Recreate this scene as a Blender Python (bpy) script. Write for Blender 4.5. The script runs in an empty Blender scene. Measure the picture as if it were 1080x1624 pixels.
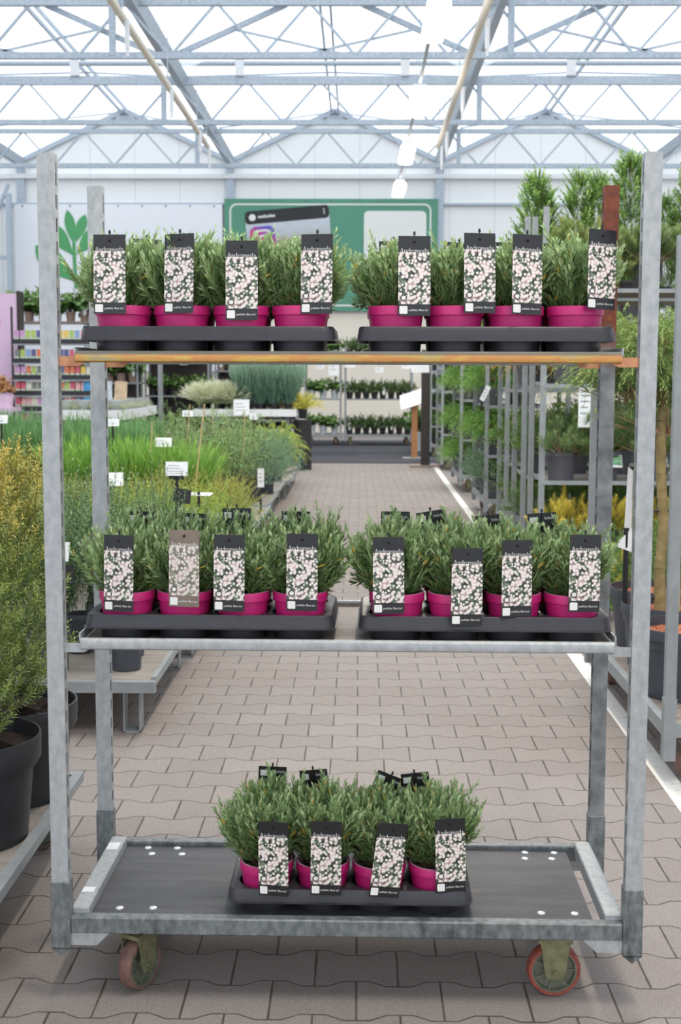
import bpy, math, random
import numpy as np
from mathutils import Matrix, Vector
PI = math.pi
SC = bpy.context.scene
COL = SC.collection
ORD = ['first', 'second', 'third', 'fourth', 'fifth', 'sixth', 'seventh', 'eighth', 'ninth', 'tenth', 'eleventh',
       'twelfth', 'thirteenth', 'fourteenth', 'fifteenth', 'sixteenth', 'seventeenth', 'eighteenth', 'nineteenth',
       'twentieth', 'twenty-first', 'twenty-second', 'twenty-third', 'twenty-fourth']


def lin(c):
    c /= 255.0
    return c / 12.92 if c <= 0.04045 else ((c + 0.055) / 1.055) ** 2.4


def C(r, g, b):
    return (lin(r), lin(g), lin(b), 1.0)


# ------------------------------------------------------------------ materials
class N:
    """tiny node helper"""
    def __init__(self, name):
        self.m = bpy.data.materials.new(name)
        self.m.use_nodes = True
        self.t = self.m.node_tree
        self.n = self.t.nodes
        self.l = self.t.links
        self.b = self.n['Principled BSDF']
        self.out = self.n['Material Output']

    def new(self, typ, **kw):
        nd = self.n.new(typ)
        for k, v in kw.items():
            setattr(nd, k, v)
        return nd

    def put(self, sock, v):
        if isinstance(v, bpy.types.NodeSocket):
            self.l.new(v, sock)
        else:
            sock.default_value = v

    def math(self, op, a, b=0.0, c=0.0):
        nd = self.new('ShaderNodeMath', operation=op)
        self.put(nd.inputs[0], a)
        self.put(nd.inputs[1], b)
        if len(nd.inputs) > 2:
            self.put(nd.inputs[2], c)
        return nd.outputs[0]

    def mix(self, f, a, b, bt='MIX'):
        nd = self.new('ShaderNodeMix', data_type='RGBA', blend_type=bt)
        self.put(nd.inputs[0], f)
        self.put(nd.inputs[6], a)
        self.put(nd.inputs[7], b)
        return nd.outputs[2]

    def ramp(self, v, stops, interp='LINEAR'):
        nd = self.new('ShaderNodeValToRGB')
        nd.color_ramp.interpolation = interp
        e = nd.color_ramp.elements
        while len(e) > 1:
            e.remove(e[-1])
        e[0].position, e[0].color = stops[0][0], stops[0][1]
        for p, c in stops[1:]:
            x = e.new(p)
            x.color = c
        self.put(nd.inputs[0], v)
        return nd.outputs[0]

    def noise(self, vec, scale, detail=3.0, rough=0.5):
        nd = self.new('ShaderNodeTexNoise')
        nd.inputs['Scale'].default_value = scale
        nd.inputs['Detail'].default_value = detail
        nd.inputs['Roughness'].default_value = rough
        if vec is not None:
            self.l.new(vec, nd.inputs['Vector'])
        return nd.outputs[0]

    def co(self, which='Object'):
        return self.new('ShaderNodeTexCoord').outputs[which]

    def sep(self, v):
        nd = self.new('ShaderNodeSeparateXYZ')
        self.l.new(v, nd.inputs[0])
        return nd.outputs

    def mapping(self, v, scale=(1, 1, 1), loc=(0, 0, 0)):
        nd = self.new('ShaderNodeMapping')
        nd.inputs['Scale'].default_value = scale
        nd.inputs['Location'].default_value = loc
        self.l.new(v, nd.inputs['Vector'])
        return nd.outputs[0]

    def bump(self, h, strength, dist):
        nd = self.new('ShaderNodeBump')
        nd.inputs['Strength'].default_value = strength
        nd.inputs['Distance'].default_value = dist
        self.l.new(h, nd.inputs['Height'])
        self.l.new(nd.outputs[0], self.b.inputs['Normal'])

    def set(self, color=None, rough=None, metal=None, spec=None):
        if color is not None:
            self.put(self.b.inputs['Base Color'], color)
        if rough is not None:
            self.put(self.b.inputs['Roughness'], rough)
        if metal is not None:
            self.put(self.b.inputs['Metallic'], metal)
        if spec is not None:
            self.put(self.b.inputs['Specular IOR Level'], spec)
        return self.m


def plain(name, col, rough=0.5, metal=0.0, var=0.0, scale=30.0, spec=0.5):
    n = N(name)
    if var:
        f = n.noise(n.co(), scale, 4)
        lo = tuple(c * (1 - var) for c in col[:3]) + (1,)
        hi = tuple(min(1, c * (1 + var)) for c in col[:3]) + (1,)
        c = n.ramp(f, [(0.3, lo), (0.7, hi)])
        return n.set(c, rough, metal, spec)
    return n.set(col, rough, metal, spec)


def galv(name, a, b, stain, st=0.62, metal=0.45, rough=0.48):
    n = N(name)
    co = n.co()
    f = n.noise(n.mapping(co, (1, 1, 0.6)), 60, 5, 0.6)
    base = n.ramp(f, [(0.32, a), (0.68, b)])
    g = n.noise(n.mapping(co, (1, 1, 0.35), (3, 1, 7)), 9, 6, 0.7)
    k = n.ramp(g, [(st, (0, 0, 0, 1)), (st + 0.12, (1, 1, 1, 1))])
    c = n.mix(k, base, stain)
    n.bump(f, 0.15, 0.001)
    return n.set(c, rough, metal)


M = {}
M['galv'] = galv('galvanised_steel', C(160, 164, 166), C(188, 191, 193), C(146, 142, 136), 0.66, 0.2)
M['galv_dark'] = galv('worn_galvanised_steel', C(96, 102, 104), C(140, 146, 147), C(64, 66, 66), 0.55, 0.25)
M['galv_roof'] = galv('roof_steel', C(150, 164, 178), C(200, 210, 220), C(150, 162, 174), 0.7, 0.1, 0.5)
M['galv_far'] = plain('cart_steel', C(150, 155, 158), 0.5, 0.15, 0.12, 12)


def rusty():
    n = N('rusty_steel')
    co = n.co()
    f = n.noise(co, 35, 6, 0.65)
    rust = n.ramp(f, [(0.3, C(88, 50, 40)), (0.55, C(126, 66, 46)), (0.75, C(156, 92, 52))])
    gal = n.ramp(n.noise(co, 20, 4), [(0.3, C(96, 100, 102)), (0.7, C(150, 154, 156))])
    z = n.sep(co)[2]
    k = n.math('ADD', z, n.math('MULTIPLY', f, 0.25))
    fac = n.ramp(k, [(0.0, (0, 0, 0, 1)), (1.0, (1, 1, 1, 1))])
    mr = n.new('ShaderNodeMapRange')
    n.l.new(k, mr.inputs[0])
    mr.inputs[1].default_value = 1.55
    mr.inputs[2].default_value = 1.68
    return n.set(n.mix(mr.outputs[0], gal, rust), 0.6, 0.25)


M['rusty'] = rusty()


def passivated():
    n = N('yellow_passivated_zinc')
    co = n.co()
    f = n.noise(n.mapping(co, (5, 30, 30)), 1.6, 5, 0.6)
    c = n.ramp(f, [(0.28, C(150, 148, 138)), (0.4, C(196, 166, 96)), (0.52, C(206, 140, 84)), (0.64, C(212, 178, 92)),
                   (0.78, C(160, 156, 150))])
    z = n.sep(n.co('Generated'))[2]
    k = n.ramp(z, [(0.6, (0, 0, 0, 1)), (0.78, (1, 1, 1, 1))])
    return n.set(n.mix(k, c, C(112, 108, 100)), 0.42, 0.45)


M['zinc_yellow'] = passivated()
M['zinc_orange'] = plain('orange_passivated_zinc', C(196, 140, 104), 0.5, 0.35, 0.2, 40)


def ply(name, a, b, c3):
    n = N(name)
    co = n.co()
    f = n.noise(n.mapping(co, (2.2, 9, 9)), 2.5, 7, 0.65)
    c = n.ramp(f, [(0.3, a), (0.6, b)])
    g = n.noise(n.mapping(co, (1, 2.5, 1), (5, 2, 0)), 5, 4)
    k = n.ramp(g, [(0.66, (0, 0, 0, 1)), (0.74, (1, 1, 1, 1))])
    c = n.mix(k, c, c3)
    n.bump(f, 0.15, 0.002)
    return n.set(c, 0.55)


M['deck'] = ply('dark_film_faced_plywood', C(54, 55, 60), C(78, 78, 82), C(96, 88, 80))
M['shelfwood'] = ply('brown_grey_shelf_board', C(120, 108, 100), C(150, 138, 128), C(100, 92, 86))
M['benchwood'] = ply('grey_bench_board', C(128, 122, 116), C(160, 152, 144), C(110, 104, 98))
M['rivet'] = plain('bright_rivet', C(235, 236, 238), 0.3, 0.3)
M['tyre_red'] = plain('red_brown_tyre', C(150, 74, 62), 0.6, 0, 0.25, 60)
M['tyre_worn'] = plain('worn_brown_tyre', C(122, 92, 84), 0.7, 0, 0.3, 50)
M['hub'] = plain('olive_grey_hub', C(120, 124, 108), 0.45, 0.4, 0.2, 50)
M['fork'] = plain('olive_zinc_fork', C(140, 140, 108), 0.4, 0.5, 0.25, 40)
M['tray'] = plain('charcoal_plastic', C(52, 52, 58), 0.42, 0, 0.12, 20)
M['tray_dark'] = plain('dark_cell_plastic', C(44, 44, 50), 0.4, 0, 0.1, 20)
M['pink'] = plain('magenta_plastic', C(192, 34, 112), 0.42, 0, 0.06, 40)
M['pink_rim'] = plain('pale_pink_rim_plastic', C(190, 140, 160), 0.5)
M['soil'] = plain('dark_peat_soil', C(46, 34, 28), 0.95, 0, 0.5, 160)
M['bark'] = plain('orange_bark_mulch', C(176, 108, 78), 0.9, 0, 0.5, 130)
M['blackpot'] = plain('black_plastic_pot', C(40, 40, 44), 0.5, 0, 0.15, 15)
M['greypot'] = plain('dark_grey_plastic_pot', C(84, 84, 90), 0.55, 0, 0.1, 12)
M['slatepot'] = plain('slate_plastic_pot', C(66, 70, 78), 0.5, 0, 0.12, 12)
M['beigepot'] = plain('beige_fibre_pot', C(150, 130, 118), 0.8, 0, 0.1, 12)
M['whitepot'] = plain('pale_grey_ceramic_pot', C(190, 198, 202), 0.4, 0, 0.05, 12)
M['stem'] = plain('brown_stem', C(98, 78, 56), 0.8, 0, 0.3, 80)
M['stem_green'] = plain('dark_green_stem', C(66, 80, 50), 0.8, 0, 0.3, 80)
M['stem_tan'] = plain('tan_bare_twig', C(164, 132, 104), 0.8, 0, 0.2, 60)
M['stem_gold'] = plain('olive_shoot', C(134, 128, 62), 0.7, 0, 0.2, 60)
M['cane'] = plain('bamboo_cane', C(196, 176, 124), 0.7, 0, 0.2, 25)
M['trunk'] = plain('olive_tan_trunk', C(150, 132, 88), 0.8, 0, 0.3, 25)
M['tag_black'] = plain('black_card', C(30, 30, 33), 0.35)
M['tag_glare'] = plain('painted_glare_card', C(128, 112, 100), 0.3, 0, 0.2, 20)  # black card with reflected glare painted in as pale brown
M['tag_white'] = plain('white_print', C(236, 236, 232), 0.5)
M['tag_grey'] = plain('grey_print', C(170, 170, 170), 0.5)
M['stick'] = plain('black_stick', C(22, 22, 24), 0.5)
M['card'] = plain('white_card', C(240, 242, 244), 0.5)
M['card_ink'] = plain('grey_card_ink', C(150, 156, 164), 0.6)
M['white'] = plain('white_paint', C(228, 230, 232), 0.5, 0, 0.03, 3)
M['grey_ink'] = plain('pale_grey_ink', C(196, 200, 204), 0.6)
M['green_ink'] = plain('leaf_green_ink', C(84, 164, 104), 0.6, 0, 0.04, 2)
M['pinkpanel'] = plain('pale_lilac_panel', C(226, 196, 222), 0.6)
M['hotpink'] = plain('hot_pink_ink', C(232, 96, 170), 0.6)
M['dark'] = plain('dark_brown_post', C(52, 46, 44), 0.5)
M['wood'] = plain('light_brown_wood', C(178, 124, 80), 0.6, 0, 0.2, 14)
M['bronze'] = plain('bronze_dried_leaves', C(150, 98, 56), 0.6, 0, 0.5, 40)
M['glass_jar'] = plain('pale_grey_film', C(186, 194, 196), 0.25, 0, 0.15, 40)
M['zip'] = plain('black_tie', C(24, 22, 22), 0.6)


def leafmat(name, trans=0.14, rough=0.42):
    n = N(name)
    at = n.new('ShaderNodeAttribute', attribute_name='pigment')
    n.set(at.outputs['Color'], rough, 0.0, 0.45)
    tr = n.new('ShaderNodeBsdfTranslucent')
    n.l.new(at.outputs['Color'], tr.inputs['Color'])
    mx = n.new('ShaderNodeMixShader')
    mx.inputs[0].default_value = trans
    n.l.new(n.b.outputs[0], mx.inputs[1])
    n.l.new(tr.outputs[0], mx.inputs[2])
    n.l.new(mx.outputs[0], n.out.inputs['Surface'])
    return n.m


M['leaf'] = leafmat('living_leaf')


def blossom_photo(name, glare_tint=False):
    n = N(name)
    co = n.co()
    x, y, z = n.sep(co)
    cmb = n.new('ShaderNodeCombineXYZ')
    n.l.new(x, cmb.inputs[0])
    n.l.new(z, cmb.inputs[1])
    v = cmb.outputs[0]
    bg = n.ramp(n.noise(v, 90, 3, 0.6), [(0.36, C(34, 36, 40)), (0.5, C(70, 84, 70)), (0.6, C(116, 134, 104)), (0.72, C(160, 168, 142))])
    vo = n.new('ShaderNodeTexVoronoi', feature='F1')
    vo.voronoi_dimensions = '2D'
    vo.inputs['Scale'].default_value = 128
    n.l.new(v, vo.inputs['Vector'])
    cl = n.noise(n.mapping(v, (1, 1, 1), (0.31, 0.12, 0)), 48, 2, 0.5)
    rad = n.math('MULTIPLY_ADD', cl, 2.6, -0.76)
    k = n.math('SUBTRACT', rad, vo.outputs['Distance'])
    mr = n.new('ShaderNodeMapRange')
    n.l.new(k, mr.inputs[0])
    mr.inputs[1].default_value = -0.06
    mr.inputs[2].default_value = 0.16
    pet = n.ramp(vo.outputs['Distance'], [(0.1, C(244, 238, 230)), (0.4, C(232, 216, 212)), (0.65, C(188, 158, 160))])
    c = n.mix(mr.outputs[0], bg, pet)
    if glare_tint:
        c = n.mix(0.3, c, C(190, 176, 160))  # pale veil over the print stands in for reflected glare
    return n.set(c, 0.32)


M['photo'] = blossom_photo('blossom_print')
M['photo_faded'] = blossom_photo('painted_glare_print', True)


def paving():
    n = N('interlocking_concrete_pavers')
    co = n.co()
    x, y, z = n.sep(co)
    PX, H, A = 0.2, 0.165, 0.013
    u = n.math('DIVIDE', x, PX)
    fr = n.math('FRACT', u)
    tri = n.math('ABSOLUTE', n.math('SUBTRACT', n.math('MULTIPLY', fr, 2.0), 1.0))   # 1 at 0, 0 at .5
    tr = n.math('MULTIPLY', n.math('SUBTRACT', tri, 0.5), 5.0)
    tr = n.math('MINIMUM', n.math('MAXIMUM', tr, -1.0), 1.0)
    v = n.math('DIVIDE', y, H)
    j = n.math('ROUND', v)
    par = n.math('ABSOLUTE', n.math('MODULO', j, 2.0))
    sgn = n.math('SUBTRACT', 1.0, n.math('MULTIPLY', par, 2.0))
    t = n.math('MULTIPLY', n.math('MULTIPLY', tr, sgn), A)
    dy = n.math('SUBTRACT', y, n.math('ADD', n.math('MULTIPLY', j, H), t))
    bed = n.math('ABSOLUTE', dy)
    above = n.math('GREATER_THAN', dy, 0.0)
    row = n.math('ADD', n.math('SUBTRACT', j, 1.0), above)
    rpar = n.math('ABSOLUTE', n.math('MODULO', row, 2.0))
    hu = n.math('ADD', u, n.math('MULTIPLY', rpar, 0.5))
    hu = n.math('ADD', hu, 0.5)
    hd = n.math('MULTIPLY', n.math('ABSOLUTE', n.math('SUBTRACT', hu, n.math('ROUND', hu))), PX)
    col = n.math('FLOOR', hu)
    d = n.math('MINIMUM', bed, hd)
    wob = n.noise(co, 14, 3)
    dd = n.math('SUBTRACT', d, n.math('MULTIPLY', n.math('SUBTRACT', wob, 0.45), 0.004))
    mr = n.new('ShaderNodeMapRange')
    n.l.new(dd, mr.inputs[0])
    mr.inputs[1].default_value = 0.0006
    mr.inputs[2].default_value = 0.0034
    wn = n.new('ShaderNodeTexWhiteNoise', noise_dimensions='2D')
    cm = n.new('ShaderNodeCombineXYZ')
    n.l.new(row, cm.inputs[0])
    n.l.new(col, cm.inputs[1])
    n.l.new(cm.outputs[0], wn.inputs['Vector'])
    stone = n.ramp(wn.outputs['Value'], [(0, C(130, 122, 119)), (0.5, C(137, 129, 126)), (1, C(144, 136, 133))])
    big = n.noise(co, 1.1, 4)
    stone = n.mix(n.ramp(big, [(0.35, (0, 0, 0, 1)), (0.7, (0.7, 0.7, 0.7, 1))]), stone, C(128, 118, 113))
    fine = n.noise(co, 260, 2)
    stone = n.mix(0.18, stone, n.ramp(fine, [(0.3, C(90, 84, 80)), (0.7, C(220, 212, 204))]))
    c = n.mix(mr.outputs[0], C(80, 72, 65), stone)
    # painted white line along the aisle
    n.bump(mr.outputs[0], 0.6, 0.004)
    return n.set(c, 0.8, 0, 0.25)


M['paving'] = paving()


def linepaint():
    n = N('worn_white_line_paint')
    f = n.noise(n.co(), 22, 6, 0.7)
    c = n.ramp(f, [(0.28, C(172, 164, 156)), (0.42, C(226, 224, 218)), (1, C(238, 236, 232))])
    return n.set(c, 0.7)


M['line'] = linepaint()


def carpet():
    n = N('dark_carpet_tiles')
    co = n.co()
    x, y, z = n.sep(co)
    a = n.math('FLOOR', n.math('DIVIDE', x, 1.2))
    b = n.math('FLOOR', n.math('DIVIDE', y, 0.7))
    cm = n.new('ShaderNodeCombineXYZ')
    n.l.new(a, cm.inputs[0])
    n.l.new(b, cm.inputs[1])
    wn = n.new('ShaderNodeTexWhiteNoise', noise_dimensions='2D')
    n.l.new(cm.outputs[0], wn.inputs['Vector'])
    c = n.ramp(wn.outputs['Value'], [(0, C(44, 45, 50)), (1, C(82, 84, 90))])
    c = n.mix(0.3, c, n.ramp(n.noise(co, 90, 2), [(0.3, C(30, 30, 34)), (0.7, C(100, 102, 108))]))
    return n.set(c, 0.95, 0, 0.1)


M['carpet'] = carpet()


def wallmat():
    n = N('white_insulated_wall_panels')
    x, y, z = n.sep(n.co())
    fx = n.math('FRACT', n.math('DIVIDE', x, 1.12))
    e = n.math('ABSOLUTE', n.math('SUBTRACT', fx, 0.5))
    k = n.math('GREATER_THAN', e, 0.492)
    c = n.mix(k, C(240, 242, 242), C(212, 217, 220))
    return n.set(c, 0.5)


M['wall'] = wallmat()
M['cream'] = plain('cream_wall', C(236, 228, 214), 0.6)


def roofglass():
    n = N('hazy_roof_glazing')
    t1 = n.new('ShaderNodeBsdfTransparent')
    t1.inputs[0].default_value = (0.96, 0.98, 1.0, 1)
    t2 = n.new('ShaderNodeBsdfTranslucent')
    f = n.noise(n.mapping(n.co(), (0.6, 0.25, 1)), 1.2, 4)
    n.l.new(n.ramp(f, [(0.3, (0.80, 0.84, 0.88, 1)), (0.7, (0.96, 0.98, 1.0, 1))]), t2.inputs[0])
    mx = n.new('ShaderNodeMixShader')
    mx.inputs[0].default_value = 0.45
    n.l.new(t1.outputs[0], mx.inputs[1])
    n.l.new(t2.outputs[0], mx.inputs[2])
    n.l.new(mx.outputs[0], n.out.inputs['Surface'])
    return n.m


M['roofglass'] = roofglass()


def emis(name, col, s):
    n = N(name)
    n.set((0.9, 0.9, 0.9, 1), 0.4)
    n.b.inputs['Emission Color'].default_value = col
    n.b.inputs['Emission Strength'].default_value = s
    return n.m


M['tube'] = emis('lit_lamp_diffuser', (1.0, 0.95, 0.88, 1), 5.0)


def igphoto():
    n = N('landscape_print')
    x, y, z = n.sep(n.co('Generated'))
    f = n.noise(n.mapping(n.co('Generated'), (6, 1, 14)), 1.5, 5, 0.65)
    g = n.ramp(n.math('ADD', z, n.math('MULTIPLY', n.math('SUBTRACT', f, 0.5), 0.35)),
               [(0.0, C(110, 130, 110)), (0.35, C(150, 158, 120)), (0.52, C(168, 150, 130)), (0.62, C(190, 196, 200)), (1, C(216, 226, 238))])
    return n.set(g, 0.5)


def iggrad():
    n = N('pink_orange_gradient_print')
    x, y, z = n.sep(n.co('Generated'))
    k = n.math('MULTIPLY_ADD', x, 0.35, n.math('MULTIPLY', z, 0.65))
    g = n.ramp(k, [(0.05, C(250, 190, 90)), (0.3, C(240, 90, 80)), (0.55, C(210, 60, 140)), (0.85, C(96, 90, 200))])
    return n.set(g, 0.5)


M['igphoto'] = igphoto()
M['iggrad'] = iggrad()
M['greenbanner'] = plain('dull_green_banner', C(88, 150, 124), 0.55, 0, 0.06, 1.5)
M['whitebanner'] = plain('white_banner', C(240, 242, 247), 0.55)


# ------------------------------------------------------------------ mesh builder
class MB:
    def __init__(self):
        self.v, self.f, self.mi = [], [], []
        self.M = Matrix.Identity(4)
        self.k = 0

    def add(self, vs, fs, k=None):
        o = len(self.v)
        self.v += [tuple(self.M @ Vector(p)) for p in vs]
        self.f += [tuple(i + o for i in f) for f in fs]
        self.mi += [self.k if k is None else k] * len(fs)
        return self

    def box(self, x0, x1, y0, y1, z0, z1, k=None, bev=0.0):
        if bev:
            b = bev
            vs, fs = [], []
            # chamfered box: 24 verts
            X, Y, Z = (x0, x1), (y0, y1), (z0, z1)
            idx = {}
            for i in (0, 1):
                for j in (0, 1):
                    for l in (0, 1):
                        sx, sy, sz = (1, -1)[i], (1, -1)[j], (1, -1)[l]
                        for a in range(3):
                            p = [X[i] + sx * b, Y[j] + sy * b, Z[l] + sz * b]
                            p[a] = (X[i], Y[j], Z[l])[a]
                            idx[i, j, l, a] = len(vs)
                            vs.append(p)
            def F(*ks):
                fs.append(tuple(idx[q] for q in ks))
            for i in (0, 1):
                q = [(i, 0, 0, 0), (i, 1, 0, 0), (i, 1, 1, 0), (i, 0, 1, 0)]
                F(*(q if i else q[::-1]))
                q = [(0, i, 0, 1), (1, i, 0, 1), (1, i, 1, 1), (0, i, 1, 1)]
                F(*(q[::-1] if i else q))
                q = [(0, 0, i, 2), (1, 0, i, 2), (1, 1, i, 2), (0, 1, i, 2)]
                F(*(q if i else q[::-1]))
            for i in (0, 1):
                for j in (0, 1):
                    F((i, j, 0, 0), (i, j, 1, 0), (i, j, 1, 1), (i, j, 0, 1))
                    F((i, 0, j, 0), (i, 1, j, 0), (i, 1, j, 2), (i, 0, j, 2))
                    F((0, i, j, 1), (1, i, j, 1), (1, i, j, 2), (0, i, j, 2))
            for i in (0, 1):
                for j in (0, 1):
                    for l in (0, 1):
                        F((i, j, l, 0), (i, j, l, 1), (i, j, l, 2))
            return self.add(vs, fs, k)
        vs = [(x, y, z) for z in (z0, z1) for y in (y0, y1) for x in (x0, x1)]
        return self.add(vs, [(0, 2, 3, 1), (4, 5, 7, 6), (0, 1, 5, 4), (2, 6, 7, 3), (0, 4, 6, 2), (1, 3, 7, 5)], k)

    def tube(self, a, b, r, n=8, r2=None, cap=True, k=None):
        a, b = Vector(a), Vector(b)
        d = (b - a).normalized()
        e1 = d.orthogonal().normalized()
        e2 = d.cross(e1)
        r2 = r if r2 is None else r2
        vs, fs = [], []
        for p, rr in ((a, r), (b, r2)):
            for i in range(n):
                t = 2 * PI * (i + 0.5) / n
                vs.append(p + (e1 * math.cos(t) + e2 * math.sin(t)) * rr)
        for i in range(n):
            fs.append((i, (i + 1) % n, n + (i + 1) % n, n + i))
        if cap:
            fs.append(tuple(range(n))[::-1])
            fs.append(tuple(range(n, 2 * n)))
        return self.add(vs, fs, k)

    def bar(self, a, b, w, h=None, k=None):
        """square bar between two points; w across, h vertical-ish"""
        h = h or w
        a, b = Vector(a), Vector(b)
        d = (b - a).normalized()
        up = Vector((0, 0, 1)) if abs(d.z) < 0.95 else Vector((0, 1, 0))
        s = d.cross(up).normalized()
        u = s.cross(d)
        vs = []
        for p in (a, b):
            for i, j in ((-1, -1), (1, -1), (1, 1), (-1, 1)):
                vs.append(p + s * (i * w / 2) + u * (j * h / 2))
        return self.add(vs, [(0, 1, 2, 3), (7, 6, 5, 4), (0, 4, 5, 1), (1, 5, 6, 2), (2, 6, 7, 3), (3, 7, 4, 0)], k)

    def lathe(self, prof, n=24, k=None, ks=None, close=False):
        """profile [(r,z)...] about z"""
        vs, fs = [], []
        m = len(prof)
        for r, z in prof:
            for i in range(n):
                t = 2 * PI * i / n
                vs.append((r * math.cos(t), r * math.sin(t), z))
        o = len(self.f)
        for j in range(m if close else m - 1):
            j2 = (j + 1) % m
            for i in range(n):
                fs.append((j * n + i, j * n + (i + 1) % n, j2 * n + (i + 1) % n, j2 * n + i))
        self.add(vs, fs, k)
        if ks:
            for j in range(m - 1):
                for i in range(n):
                    self.mi[o + j * n + i] = ks[j]
        return self

    def disc(self, r, z, n=24, k=None, flip=False):
        vs = [(r * math.cos(2 * PI * i / n), r * math.sin(2 * PI * i / n), z) for i in range(n)]
        f = tuple(range(n))
        return self.add(vs, [f[::-1] if flip else f], k)

    def prism(self, pts, y0, y1, k=None):
        """polygon in x,z extruded along y"""
        n = len(pts)
        vs = [(x, y0, z) for x, z in pts] + [(x, y1, z) for x, z in pts]
        fs = [tuple(range(n)), tuple(range(n, 2 * n))[::-1]]
        for i in range(n):
            fs.append((i, n + i, n + (i + 1) % n, (i + 1) % n))
        return self.add(vs, fs, k)

    def ribbon(self, pts, w, y, k=None):
        """flat stroke in x,z plane facing -y"""
        P = [Vector((p[0], p[1])) for p in pts]
        L, R = [], []
        for i, p in enumerate(P):
            a = P[max(0, i - 1)]
            b = P[min(len(P) - 1, i + 1)]
            d = (b - a).normalized()
            nn = Vector((-d.y, d.x)) * w / 2
            L.append((p.x + nn.x, y, p.y + nn.y))
            R.append((p.x - nn.x, y, p.y - nn.y))
        n = len(P)
        fs = [(i, n + i, n + i + 1, i + 1) for i in range(n - 1)]
        return self.add(L + R, fs, k)

    def mesh(self, name, mats, smooth=False):
        me = bpy.data.meshes.new(name)
        me.from_pydata(self.v, [], self.f)
        for m in (mats if isinstance(mats, (list, tuple)) else [mats]):
            me.materials.append(m)
        me.polygons.foreach_set('material_index', self.mi)
        if smooth:
            me.polygons.foreach_set('use_smooth', [True] * len(me.polygons))
            me.set_sharp_from_angle(angle=math.radians(38))
        me.update()
        return me


def ob(name, me, parent=None, loc=(0, 0, 0), rot=(0, 0, 0), scale=1.0, label=None):
    o = bpy.data.objects.new(name, me)
    COL.objects.link(o)
    if parent:
        o.parent = parent
    o.location = loc
    o.rotation_euler = rot
    o.scale = (scale,) * 3 if isinstance(scale, (int, float)) else scale
    if label:
        o['label'] = label
    return o


LABELS = {}


def tag(o, label, cat, group=None):
    nw = len(label.split())
    if not 4 <= nw <= 16:
        print('LABEL LENGTH', nw, label)
    if label in LABELS:
        print('DUP LABEL', label)
    LABELS[label] = o.name
    o['label'] = label
    o['category'] = cat
    if group:
        o['group'] = group
    return o


def thing(name, label, cat, loc=(0, 0, 0), rz=0.0, group=None, scale=1.0):
    o = ob(name, None, None, loc, (0, 0, rz), scale)
    o.empty_display_size = 0.1
    return tag(o, label, cat, group)


def struct(name, me, loc=(0, 0, 0), rot=(0, 0, 0), parent=None):
    o = ob(name, me, parent, loc, rot)
    if parent is None:
        o['kind'] = 'structure'
    return o


# ------------------------------------------------------------------ foliage engine
def nrm(a):
    return a / np.maximum(np.linalg.norm(a, axis=-1, keepdims=True), 1e-9)


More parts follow.
